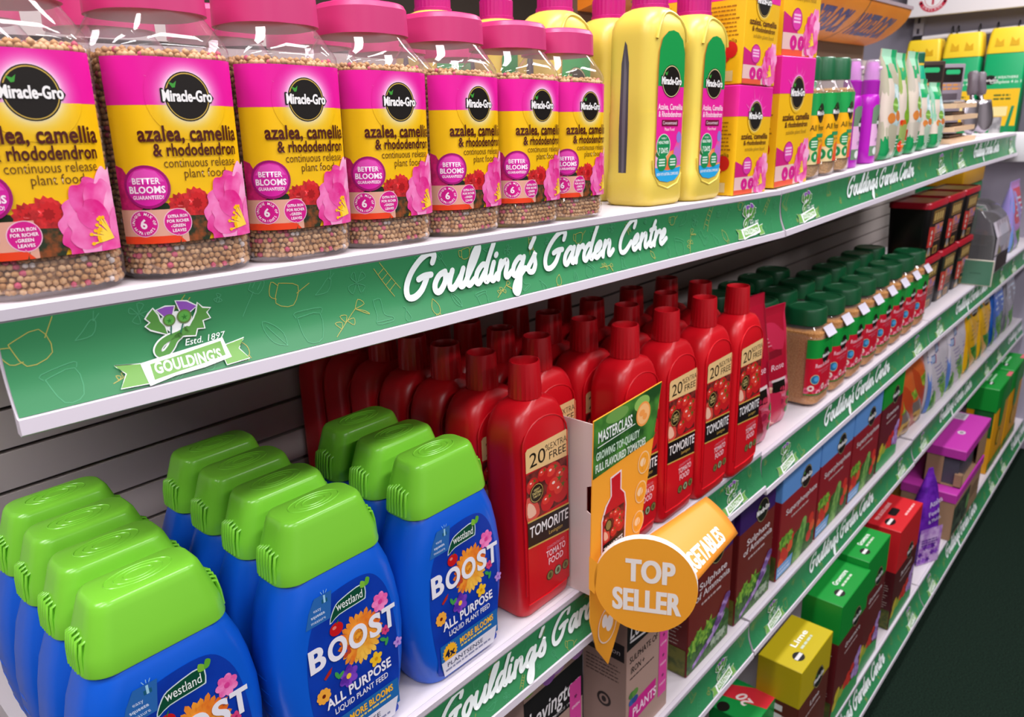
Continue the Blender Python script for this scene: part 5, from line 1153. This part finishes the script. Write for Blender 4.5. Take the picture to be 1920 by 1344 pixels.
def seed_art(W, H, a, b, c, kind=0):
    A = Art(); w, h = W * 500, H * 1000; A.rect(-w, 0, w, h, a, 0)
    if kind == 0:                                                     # stepped window print on a clear bag
        A.poly([(-w, 0), (w, 0), (w, h * 0.3), (w * 0.2, h * 0.38), (-w, h * 0.16)], nmat('#2f7a34', '#8fc05a', 50, 0.4), 1)
        for k in range(4):
            x, y = -w + k * w * 0.46, h * (0.56 + 0.10 * k); q = w * 0.44
            A.rect(x, y, x + q, y + h * 0.10, '#2a3a7c', 2); A.rect(x + 3, y + 3, x + q - 3, y + h * 0.10 - 3, '#9fb0d0', 3); A.rect(x + q, y - 3, x + q + 5, y + h * 0.09, '#c85a6c', 3)
        A.lines(-w * 0.8, w * 0.9, [h * (0.24 + 0.05 * k) for k in range(6)], h * 0.014, '#8a7fb0', 2, 7); A.rect(-w, 0, -w * 0.86, h * 0.6, '#5a7ac0', 3)
    elif kind == 1:
        A.rect(-w, h * 0.72, w, h, b, 1); A.rect(-w, h * 0.32, w * 0.9, h * 0.74, c, 2); A.rect(-w, 0, -w * 0.72, h * 0.7, c, 2); A.ell(w * 0.3, h * 0.76, w * 0.4, h * 0.05, '#181410', 3); A.rect(-w * 0.1, h * 0.75, w * 0.7, h * 0.775, '#d8d8d8', 4); A.poly([(-w * 0.7, 0), (w, 0), (w, h * 0.3), (-w * 0.7, h * 0.26)], nmat('#1f6a24', '#6aa838', 60, 0.45), 3); A.lines(-w * 0.3, w * 0.8, [h * (0.42 + 0.06 * k) for k in range(4)], h * 0.02, '#9a7a10', 4, 3)
    else:
        A.rect(-w, h * 0.40, w, h * 0.9, b, 1); A.rect(-w, 0, -w * 0.7, h * 0.9, c, 2); A.lines(-w * 0.4, w * 0.8, [h * (0.5 + 0.08 * k) for k in range(4)], h * 0.03, '#cfe0f6', 3, 3); A.poly([(-w * 0.7, 0), (w, 0), (w, h * 0.34), (-w * 0.7, h * 0.26)], nmat('#2f7a34', '#7ab04a', 60, 0.45), 2)
    return A
t = make_pouch('perfume_feed_pouch', 'pink and blue pouch standing at the far right of the second shelf', 'pouch', 0.17, 0.06, 0.25, '#9a8ad0', seed_art(0.17, 0.25, '#b87ac0', '#c83a4c', '#7a9ae0', 2)); t.location = (3.28, 0.515, z2(3.2) + CZ + 0.001)

# ---------------------------------------------------------------- third shelf
def put(o, x, y, z, rz=0.0): o.location = (x, y, z + CZ + 0.0006); o.rotation_euler = (0, 0, rz); return o
put(levington('kraft-coloured carton with black name band, partly below the photo frame', 0.112, 0.075, 0.262), 0.575, 0.512, z3(0.5)); put(levington('kraft-coloured carton with black name band under the orange sign', 0.112, 0.075, 0.262), 0.788, 0.512, z3(0.7))
sul = carton('sulphate_carton', 'x', 0.142, 0.09, 0.258, '#6a1a1a', '#35105c', 0.078, ('Sulphate', 'of Ammonia'), 'aubergine')
sul = Proto(sul); sul.put((0.982, 0.524, z3(1) + 0.0006), 'brown and purple sulphate carton right of the orange sign', group='brown and purple cartons'); sul.put((1.148, 0.524, z3(1) + 0.0010), 'brown and purple sulphate carton next to the blue-topped cartons', group='brown and purple cartons')
sup = Proto(carton('superphosphate_carton', 'x', 0.184, 0.09, 0.262, '#8a1622', '#5b8fd0', 0.095, ('Superphosphate',), 'salad'))
for k in range(3): sup.put((1.337 + 0.1915 * k, 0.522, z3(1.337 + 0.1915 * k) + 0.0012), 'blue-topped superphosphate carton ' + ('next to the purple-topped one', 'in the middle of three', 'next to the green-topped one')[k], group='blue-topped cartons')
put(carton('growmore_carton', 'green-topped growmore carton standing left of the orange pouch', 0.160, 0.09, 0.262, '#5f151b', '#0b8f2c', 0.095, ('Growmore',), 'mixed'), 1.902, 0.522, z3(1.9) + 0.001)
def orange_art(W, H):
    A = Art(); w, h = W * 500, H * 1000; A.rect(-w, 0, w, h, '#d0622c', 0); A.poly([(-w, h * 0.28), (w, h * 0.40), (w, h * 0.56), (0, h * 0.44), (-w, h * 0.42)], nmat('#5a8a24', '#a8b43c', 50, 0.4), 1); A.rect(-w, 0, w, h * 0.3, '#7c6f6a', 1)
    A.rect(-w, h * 0.03, w * 0.5, h * 0.17, '#c8a05a', 2); A.rect(-w * 0.8, h * 0.06, w * 0.3, h * 0.13, '#8a5a2c', 3); A.lines(-w * 0.6, w * 0.9, (h * 0.80, h * 0.74), h * 0.028, '#ecc8b4', 2, 2); A.text('SEED', w * 0.1, h * 0.86, h * 0.07, '#f0c8b4', 2, w=w * 1.3, bold=0.03)
    return A
put(make_pouch('grass_seed_pouch', 'crumpled orange and green pouch right of the green-topped carton', 'pouch', 0.235, 0.085, 0.268, mat('#b8441e', 0.3), orange_art(0.235, 0.268), wob=0.004), 2.155, 0.53, z3(2.2))
put(make_pouch('seed_bag', 'clear white bag with blue stepped window print right of the orange pouch', 'bag', 0.20, 0.06, 0.262, mat('#c8c2cc', 0.3), seed_art(0.20, 0.262, '#cdc6d0', 0, 0, 0), group='white seed bags'), 2.39, 0.512, z3(2.3)); put(make_pouch('seed_bag', 'clear white bag with blue stepped print, left of the yellow bags', 'bag', 0.20, 0.06, 0.262, mat('#c8c2cc', 0.3), seed_art(0.20, 0.262, '#cdc6d0', 0, 0, 0), group='white seed bags'), 2.60, 0.512, z3(2.3))
for k in range(2): put(make_pouch('lawn_seed_bag', ('yellow and green lawn bag next to the white bags', 'yellow and green lawn bag next to the blue bag')[k], 'bag', 0.175, 0.06, 0.25, '#d8a010', seed_art(0.175, 0.25, '#2f8a3a', '#0f9a3c', '#e0ac16', 1), group='yellow and green lawn bags'), 2.80 + 0.18 * k, 0.512, z3(2.3))
put(make_pouch('lawn_seed_bag', 'blue and green lawn bag at the far right of the third shelf', 'bag', 0.20, 0.06, 0.26, '#1f5ab0', seed_art(0.20, 0.26, '#4a8a4a', '#2a6ad0', '#154a98', 2)), 3.18, 0.512, z3(3.2))
put(make_pouch('lawn_seed_bag', 'grey bag behind the blue bag at the right edge of the photo', 'bag', 0.20, 0.06, 0.26, '#8a8690', seed_art(0.20, 0.26, '#9a96a0', '#a8a4b0', '#6a6a74', 2)), 3.40, 0.512, z3(3.4))

# ---------------------------------------------------------------- lowest shelf
b4 = lambda o, x, y, dz=0: put(o, x, y, Z4 + dz)
t = carton('growmore_carton', 'green carton with a red 20 percent band on top, mostly hidden by the shelf above', 0.10, 0.09, 0.185, '#0a7a34', '#0a8a3c', 0.09, (), None, topart=False, sidebits=False)
A = Art(); A.poly([(8, -45), (50, -45), (50, -10), (22, 45), (-14, 45)], '#d02a38', 1); A.text('20', 14, -6, 24, '#ecd8d8', 2, w=30, bold=0.03, rot=1.05); A.ell(-38, 22, 14, 12, '#14110f', 1); A.build('top_print', t, topf(0, 0, 0.1855)); b4(t, 1.176, 0.494)
b4(carton('lime_carton', 'yellow lime carton with folded lid, in front of the green growmore cartons', 0.160, 0.086, 0.268, '#5a2018', '#b5a20c', 0.085, ('Lime',), None), 1.303, 0.446)
b4(carton('growmore_carton', 'green growmore carton next to the yellow lime carton', 0.172, 0.082, 0.306, '#5c151a', '#06842c', 0.095, ('Growmore',), 'mixed', group='green growmore cartons'), 1.505, 0.441); b4(carton('growmore_carton', 'green growmore carton next to the red carton with handle hole', 0.150, 0.082, 0.322, '#5c151a', '#06842c', 0.095, ('Growmore',), 'mixed', group='green growmore cartons'), 1.668, 0.446)
t = carton('bonemeal_carton', 'red carton with a black handle hole in its top', 0.190, 0.088, 0.285, '#4c1016', '#c01a22', 0.118, ('Bonemeal',), 'mixed', topart=False)
A = Art(); A.rect(-24, -10, 22, 10, '#120c0c', 2, 8); A.ell(-58, -8, 20, 12, '#14110f', 1); A.rect(-76, -11, -40, -4, '#d8cccc', 2); A.text('FISH, BLOOD & BONE', -14, 18, 9, '#ecc0c0', 1, w=110, bold=0.02); A.lines(0, 78, (-30,), 5, '#e8a8a8', 1, 3); A.build('top_print', t, topf(0, 0, 0.2855)); b4(t, 1.930, 0.448)
# purple azalea feed bag
t = make_pouch('azalea_feed_bag', 'slim purple bag standing between the red carton and the magenta boxes', 'bag', 0.088, 0.058, 0.295, nmat('#4a1284', '#6a24a8', 30, 0.25), None, taper=0.8)
A = Art(); A.rect(-43, 1, 43, 118, nmat('#a06ac0', '#cfaee0', 40, 0.3), 0); A.text('Azalea', 10, 190, 17, '#dcd0e8', 2, w=58, rot=0.25); A.text('Feed', 2, 160, 14, '#dcd0e8', 2, w=40, rot=0.25); A.text('& Mulch', 6, 138, 12, '#dcd0e8', 2, w=46, rot=0.25)
for k in range(9): A.star(-34 + 16 * (k % 5), 14 + 26 * (k // 3) * 0.8, 13, 6, 6, ('#6a2aa0', '#8a4ac0', '#5a1a90')[k % 3], 2 + k % 2, ph=k)
A.lines(-34, 30, (78, 70, 62), 4, '#4a2080', 4, 3)
A.build('front_print', t, lambda u, v, L: (u / 1000 * (1 - 0.8 * max(0, (v / 295 - 0.55) / 0.45) ** 1.3), -0.0296 - L * EPS + (max(0, v - 150) / 150) ** 1.2 * 0.018, v / 1000), vcuts=range(10, 240, 20)); t.location = (2.235, 0.438, Z4 + CZ + 0.001); t.rotation_euler = (0, 0, -0.45)
t = make_pouch('mulch_bag', 'dark patterned bag squeezed between the red carton and the purple bag', 'bag', 0.09, 0.06, 0.23, nmat('#2a2a1c', '#6a5a6a', 40, 0.3)); t.location = (2.085, 0.49, Z4 + CZ + 0.001)
def lidded(label, W_, D_, H_, open_=False):
    t = thing('lidded_display_box', label, 'box'); kr = mat('#9a785c', 0.6); mg = mat('#b0309a', 0.45); th = 0.003
    b = MB()
    if open_:
        for a in ((-W_ / 2, W_ / 2, D_ / 2 - th, D_ / 2, 0, H_), (W_ / 2 - th, W_ / 2, -D_ / 2, D_ / 2, 0, H_), (-W_ / 2, W_ / 2, -D_ / 2, D_ / 2, 0, th), (-W_ / 2, -W_ / 2 + th, D_ * 0.02, D_ / 2, 0, H_), (-W_ / 2, -W_ / 2 + 0.02, -D_ / 2, -D_ / 2 + 0.02, 0, H_ * 0.35), (W_ / 2 - W_ * 0.36, W_ / 2, -D_ / 2, -D_ / 2 + th, 0, H_)): b.box(*a, kr)
        b.box(-W_ / 2 + 0.01, W_ / 2 - W_ * 0.38, -D_ / 2 + 0.012, D_ / 2 - 0.01, th, H_ * 0.72, mat('#4a4854', 0.4))
    else: b.bbox(-W_ / 2, W_ / 2, -D_ / 2, D_ / 2, 0, H_, kr, 0.001, 1)
    b.obj('carton', t, smooth=30)
    MB().bbox(-W_ / 2 - 0.003, W_ / 2 + 0.003, -D_ / 2 - 0.003, D_ / 2 + 0.003, H_ - 0.028, H_ + 0.003, mg, 0.002, 1).obj('lid', t, smooth=30)
    A = Art(); A.rect(-W_ * 480, 6, W_ * 100, H_ * 700, nmat('#1c1a1c', '#4a5a48', 40, 0.4), 0); A.ell(W_ * 50, H_ * 360, 22, 26, '#6a9a58', 1); A.lines(W_ * 140, W_ * 440, [H_ * (300 + 60 * k) for k in range(5)], 4, '#5a4432', 1, 3)
    if not open_: A.build('front_print', t, front(0, -D_ / 2, 0))
    T = Art(); T.ell(-W_ * 60, -D_ * 80, 16, 11, '#c8c0c8', 1); T.ell(-W_ * 60, -D_ * 80, 9, 6, '#8a7a86', 2)
    if open_: T.rect(W_ * 500 - 70, D_ * 500 - 44, W_ * 500 - 6, D_ * 500 - 4, '#d8d2dc', 1); [T.rect(W_ * 500 - 64 + 6 * k, D_ * 500 - 38, W_ * 500 - 61.4 + 6 * k, D_ * 500 - 14, '#3a3440', 2) for k in range(9)]
    T.build('top_print', t, topf(0, 0, H_ + 0.003))
    return t
b4(lidded('magenta-lidded kraft box standing on the lowest shelf, under the other one', 0.360, 0.150, 0.155), 2.572, 0.468); b4(lidded('magenta-lidded kraft box with a cut-out window, stacked on the other one', 0.330, 0.104, 0.122, True), 2.604, 0.446, 0.159)
# yellow and green lawn feed boxes far along
def lawnbox(label):
    t = thing('lawn_feed_box', label, 'box'); MB().bbox(-0.12, 0.12, -0.045, 0.045, 0, 0.28, mat('#dd9a0c', 0.42), 0.002, 1).obj('carton', t, smooth=30)
    g = MB(); g.bbox(-0.1215, 0.1215, -0.0465, 0.0465, 0.235, 0.325, mat('#07862c', 0.42), 0.002, 1); g.box(-0.1215, -0.119, -0.042, 0.02, 0.14, 0.24, mat('#06551f', 0.5)); g.obj('green_lid', t, smooth=30)
    A = Art(); A.poly([(-40, 290), (40, 290), (30, 170), (0, 150), (-30, 170)], '#07862c', 0, smooth=3); A.ell(0, 110, 30, 34, '#2a5a1c', 1); A.ell(0, 110, 24, 28, '#e0a814', 2); A.rect(-118, 4, 118, 40, nmat('#2f6a24', '#7aa83c', 40, 0.45), 1); A.build('front_print', t, front(0, -0.0468, 0))
    T = Art(); T.rect(60, -46, 118, -32, '#d8606c', 1); T.ell(-60, -8, 16, 9, '#14110f', 1); T.rect(-74, -11, -46, -5, '#d8d8d8', 2); T.lines(-40, 60, (-6, 8, 20), 7, '#a8d8b0', 1, 4); T.build('top_print', t, topf(0, 0, 0.3255))
    return t
b4(lawnbox('yellow lawn feed box with green lid right after the magenta boxes'), 3.075, 0.452); b4(lawnbox('yellow lawn feed box with green lid, farthest along the lowest shelf'), 3.335, 0.452)
t = carton('lawn_sand_carton', 'pale carton with yellow edge at the right edge of the lowest shelf', 0.20, 0.06, 0.27, '#c8c2c4', '#c0bcc0', 0.05, (), None, sidebits=False); b4(t, 3.60, 0.46)
t = make_pouch('lawn_feed_bag', 'yellow bag with dark leaves standing behind the magenta boxes', 'bag', 0.26, 0.07, 0.33, nmat('#c8860c', '#e8b020', 20, 0.35)); t.location = (2.66, 0.60, Z4 + CZ + 0.001)

# ---------------------------------------------------------------- orange promotional sign on the second shelf
t = thing('promotional_sign', 'orange top seller sign clipped in front of the red bottles', 'sign', (0, 0, 0)); og = mat('#f0a02e', 0.45); wt = mat('#e0dad8', 0.6)
PB = [(0.606, -0.312), (0.743, -0.306), (0.698, -0.500), (0.664, -0.592), (0.636, -0.642), (0.612, -0.606), (0.599, -0.560), (0.5995, -0.50)]
def board(P, y0, y1, m):
    n = len(P); v = [(x, y0, z) for x, z in P] + [(x, y1, z) for x, z in P]
    return MB().add(v, [tuple(range(n)), tuple(range(2 * n - 1, n - 1, -1))] + [(i, (i + 1) % n, n + (i + 1) % n, n + i) for i in range(n)], m)
board(PB, 0.4390, 0.4402, og).obj('board', t, smooth=0)
A = Art(); gph = nmat('#1d4a1e', '#4a8a34', 30, 0.4)
A.poly([(606.5, -312.5), (742.5, -306.5), (727, -372), (604, -380)], gph, 0); A.ell(700, -320, 16, 9, '#8ab85a', 1); A.ell(650, -318, 22, 8, '#6a9a4a', 1)
A.text('MASTERCLASS', 614, -340, 13.5, '#e8ecea', 2, w=66, align='l', bold=0.02); A.stroke([(613, -345), (686, -341)], 1.2, '#d8e0d8', 2); A.text('GROWING TOP-QUALITY', 610, -360, 9.5, '#b8d0bc', 2, w=86, align='l', bold=0.035); A.text('FULL FLAVOURED TOMATOES', 609, -374, 9.5, '#d0dcd0', 2, w=100, align='l', bold=0.035)
A.ell(703, -334, 15, 15, '#ee9a4c', 3); A.ell(703, -334, 12.5, 12.5, '#f4b878', 4); A.ell(700, -332, 6, 4, '#ee9a4c', 5, 12); A.ell(706, -338, 5, 4, '#ee9a4c', 5, 12)
for (x, z) in ((706, -397), (701, -434), (696, -472)): A.ell(x, z, 12.5, 14.5, '#f0c894', 2); A.ell(x, z, 11, 13, '#f0a02e', 3); A.ell(x - 2, z + 1, 6, 5.5, '#f2cfa4', 4, 14); A.stroke([(x - 3, z - 8), (x + 3, z + 7)], 1.6, '#f0a02e', 5)
for dx, cl, q in ((0, '#ead8dc', 2.2), (0, '#bf1122', 0)):
    A.poly([(622 - q, -520), (622 - q, -440 + q), (630 - q, -424 + q), (640 - q, -414), (639 - q, -392 + q), (657 + q, -390 + q), (657 + q, -412), (665 + q, -420), (668 + q, -436), (664 + q, -520)], cl, 3 + (q == 0))
tomato_photo(A, 624, -468, 665, -432, 6, 4); A.ell(633, -448, 6.5, 7.5, '#1d150c', 11); A.ell(633, -448, 5.2, 6, '#8a7a44', 12, 14); A.poly([(622.5, -489), (664.5, -484), (665, -467), (623, -470)], '#191113', 11); A.text('TOMORITE', 643.5, -482, 9.5, '#ece8ea', 12, w=38, bold=0.02, rot=0.08); A.text('TOMATO', 645, -500, 5, '#f0c0c8', 11, w=22)
A.ell(633, -582, 19.5, 25, '#f2d4c0', 3); A.ell(633, -582, 17.8, 23, '#f0a02e', 4); A.ell(627, -574, 5.4, 9, '#eee4e4', 5); A.ell(637, -582, 7.4, 11, '#eee4e4', 5); A.stroke([(628, -560), (634, -554)], 1.5, '#eee4e4', 5)
A.build('board_print', t, lambda u, v, L: (u / 1000, 0.4387 - L * EPS, v / 1000), rough=0.4)
# card strut behind the board
C = [(0.4405, -0.318), (0.515, -0.318), (0.515, -0.534), (0.490, -0.534), (0.4405, -0.534), (0.4405, -0.43), (0.452, -0.425), (0.452, -0.395), (0.4405, -0.39)]
n = len(C); v = [(0.6105, y, z) for y, z in C] + [(0.6117, y, z) for y, z in C]
MB().add(v, [tuple(range(n)), tuple(range(2 * n - 1, n - 1, -1))] + [(i, (i + 1) % n, n + (i + 1) % n, n + i) for i in range(n)], mat('#c9b4b0', 0.6)).obj('card_strut', t, smooth=0)
# round wobbler
h = Vector((0.459, -0.889, 0)); nrm = Vector((-0.889, -0.459, 0)); cc = Vector((0.622, 0.381, -0.4985)); up = Vector((0, 0, 1))
w = MB(); N = 48
def disc(off, r): return [cc + nrm * off + h * (0.0565 * r * math.cos(2 * PI * k / N)) + up * (0.0595 * r * math.sin(2 * PI * k / N)) for k in range(N)]
v = disc(0, 1) + disc(-0.009, 1); w.add(v, [tuple(range(N)), tuple(range(2 * N - 1, N - 1, -1))], og); w.add(v, [(i, (i + 1) % N, N + (i + 1) % N, N + i) for i in range(N)], wt)
tab = [cc + h * a + up * b for a, b in ((-0.052, 0.022), (-0.062, 0.030), (-0.0625, -0.012), (-0.056, -0.018))]
w.add(tab, [(0, 1, 2, 3)], og); wo = w.obj('round_flag', t, smooth=0)
A = Art(); A.text('TOP', 5, 6, 28, '#ece2dc', 1, w=54, bold=0.045); A.text('SELLER', 2, -32, 28, '#ece2dc', 1, w=76, bold=0.045)
A.build('flag_print', wo, lambda u, v, L: tuple(cc + nrm * (0.0003 + L * EPS) + h * (u / 1000) + up * (v / 1000)), rough=0.45)
# bent side flap with VEGETABLES along it
a0, b0, c0, d0 = Vector((0.690, 0.4375, -0.500)), Vector((0.867, 0.4375, -0.510)), Vector((0.8595, 0.385, -0.5445)), Vector((0.690, 0.365, -0.535))
def flap(u, v):
    p = a0.lerp(b0, u).lerp(d0.lerp(c0, u), v); b = 0.006 * 4 * v * (1 - v)
    return p + Vector((-0.2, -0.5, 0.85)).normalized() * b
V = [flap(i / 12, j / 8) for j in range(9) for i in range(13)]; F = [(j * 13 + i, j * 13 + i + 1, (j + 1) * 13 + i + 1, (j + 1) * 13 + i) for j in range(8) for i in range(12)]
f = MB().add(V, F, mat('#e08c2c', 0.45)).obj('side_flap', t, smooth=60); so = f.modifiers.new('card', 'SOLIDIFY'); so.thickness = 0.0008; so.offset = 0
A = Art(); A.text('VEGETABLES', 0, 0, 16, '#f2e4da', 1, w=92, align='l', bold=0.045)
def fp(u, v, L):
    uu = 0.10 + u / 132.0; vv = 0.90 - v / 52.0
    return tuple(flap(uu, vv) + Vector((-0.2, -0.5, 0.85)).normalized() * (0.0007 + L * EPS))
A.build('flap_print', f, fp, cuts=range(0, 92, 8), vcuts=range(2, 16, 3))

# ---------------------------------------------------------------- orange header above the far shelves
t = thing('header_canopy', 'long orange header with blue lettering above the far shelves', 'sign', (0, 0, 0)); HC = [(0.742, 0.260), (0.747, 0.243), (0.757, 0.227), (0.771, 0.212), (0.789, 0.198), (0.811, 0.186), (0.836, 0.176), (0.864, 0.169)]
pr = HC + [(0.868, 0.169), (0.868, 0.264), (0.742, 0.264)]
MB().box(1.15, 2.62, 0.8685, 0.8795, 0.09, 0.264, mat('#6a5040', 0.6)).obj('back_board', t, smooth=0)
MB().extr(pr, 1.15, 2.62, nmat('#d87016', '#e88a2a', 3, 0.4), True).obj('canopy', t, smooth=40)
MB().extr([(0.739, 0.258), (0.739, 0.267), (0.87, 0.267), (0.87, 0.258)], 1.149, 2.622, mat('#8a7a80', 0.5)).obj('top_trim', t, smooth=0)
def hmap(u, v, L):
    dd = [0]
    for a, b in zip(HC, HC[1:]): dd.append(dd[-1] + math.hypot(b[0] - a[0], b[1] - a[1]))
    s = max(0, min(dd[-1] - 1e-6, dd[-1] - v / 1000)); k = 0
    while k < len(dd) - 2 and s > dd[k + 1]: k += 1
    q = (s - dd[k]) / (dd[k + 1] - dd[k]); a, b = HC[k], HC[k + 1]
    return (1.15 + u / 1000, a[0] + (b[0] - a[0]) * q - 0.0004 - L * EPS, a[1] + (b[1] - a[1]) * q - 0.0003)
A = Art()
for k in range(4):
    A.text('HOZELOCK', 1265 - 345 * k, 52, 76, '#252a78', 2, w=285, bold=0.04, shear=-0.25)
    A.stroke([(1095 - 345 * k, 0), (1092 - 345 * k, 60), (1110 - 345 * k, 168)], 5, '#8a5a40', 1)
A.build('lettering', t, hmap, vcuts=[sum(math.hypot(HC[j + 1][0] - HC[j][0], HC[j + 1][1] - HC[j][1]) for j in range(i, len(HC) - 1)) * 1000 for i in range(1, len(HC) - 1)])

# ---------------------------------------------------------------- end unit across the far end of the aisle
EX = 3.62
big('wall_end', EX, EX + 0.05, 0.35, 1.25, -CZ, 0.42, mat('#9a94a4', 0.5), 'grey back panel of the unit across the far end')
t = thing('slotted_upright', 'grey slotted upright beside the white header sign', 'upright', (EX - 0.001, 0.985, 0)); MB().box(-0.03, 0, -0.018, 0.018, -0.4, 0.42, mat('#a8a2ae', 0.4)).obj('post', t, smooth=0)
s = Art(); s.rect(-9, -300, 9, 400, '#a8a2ae', 0); [s.rect(-5, -60 + 40 * k, 5, -40 + 40 * k, '#3a3640', 1) for k in range(11)]; s.build('slots', t, side(-0.03, 0, 0))
t = thing('header_sign', 'white header sign with a red cross emblem at top right', 'sign', (EX - 0.09, 0.62, 0.318), (0, 0, -PI / 2))
MB().bbox(-0.40, 0.40, -0.008, 0.008, 0, 0.24, mat('#e2dde0', 0.5), 0.002, 1).obj('board', t, smooth=30)
A = Art(); ex = -305; A.rect(-398, 2, 398, 238, '#e2dde0', 0)
A.ell(ex, 62, 40, 40, '#ece6e8', 1); A.ell(ex, 62, 31, 31, '#c83a4e', 2); A.ell(ex, 62, 29, 29, '#ece6e8', 3); A.rect(ex - 4, 40, ex + 4, 90, '#c03048', 4); A.rect(ex - 24, 62, ex + 24, 70, '#c03048', 4)
A.stroke([(ex + 46 * math.cos(a), 66 + 46 * math.sin(a)) for a in [PI + 0.35 + (PI - 0.7) * k / 14 for k in range(15)]], 14, '#c22f48', 5); A.arctext('ENGLAND', ex, 66, 48, 8, '#ecdfe2', 6, -PI / 2, 0.26, inward=True)
for k in range(40): rr = random.Random(k); A.ell(120 + rr.random() * 270, 40 + rr.random() * 150, 14, 6, ('#b8a86a', '#9aa05a', '#c8b87a')[k % 3], 1 + k % 3, 10, rr.random() * 3)
A.build('print', t, front(0, -0.008, 0))
t = thing('hanging_rail', 'white hanging rail with black hooks below the white header sign', 'rail', (EX - 0.045, 0.60, 0.250))
MB().tube([(0, -0.35, 0.012), (0, 0.36, -0.012)], 0.011, mat('#dedade', 0.4), 12).obj('rail', t, smooth=50)
MB().tube([(0, 0.36, -0.012), (0, 0.395, -0.0135)], 0.016, mat('#141218', 0.5), 12).obj('end_cap', t, smooth=50); MB().tube([(0.044, 0.375, -0.0135), (0.0, 0.375, -0.0135)], 0.008, mat('#141218', 0.5), 8).obj('bracket', t, smooth=50)
for y in (0.255, 0.235, 0.16, 0.10, 0.03, -0.04, -0.27): MB().tube([(0.012, y, 0.004), (0.0, y, 0.026), (-0.013, y, 0.016), (-0.014, y - 0.004, -0.02), (-0.02, y - 0.006, -0.03)], 0.0032, mat('#18141a', 0.5), 6).obj('hook', t, smooth=50)
t = thing('shelf', 'plain white shelf of the end unit carrying the yellow-topped packs', 'shelf', (EX - 0.21, 0.70, -0.16)); MB().bbox(0, 0.209, -0.30, 0.30, -0.02, 0.0, mat('#dcd8dc', 0.45), 0.002, 1).obj('shelf_board', t, smooth=30)
for k, (y, lab, dz) in enumerate(((0.925, 'yellow-topped green spreader pack farthest left on the end unit', -0.03), (0.785, 'yellow-topped green spreader pack behind the steel trowels', 0.0), (0.640, 'largest yellow-topped green spreader pack, clear of the trowels', 0.02), (0.47, 'yellow-topped green spreader pack cut by the right edge of the photo', 0.0))):
    o = make_spreader(lab, 0.13, 0.09, 0.40); o.location = (EX - 0.11 - 0.012 * (k % 2), y, -0.16 + CZ + 0.0006); o.rotation_euler = (0, 0, -PI / 2); o['group'] = 'yellow-topped spreader packs'; o.scale = (1, 1, 1 + dz)
t = thing('shelf_end_cover', 'white plastic cover at the far end of the top shelf', 'cover', (2.86, 0.452, -0.19)); MB().bbox(0.0, 0.06, -0.045, 0.06, 0, 0.088, mat('#e2e0e4', 0.4), 0.004, 2).obj('cover', t, smooth=30)
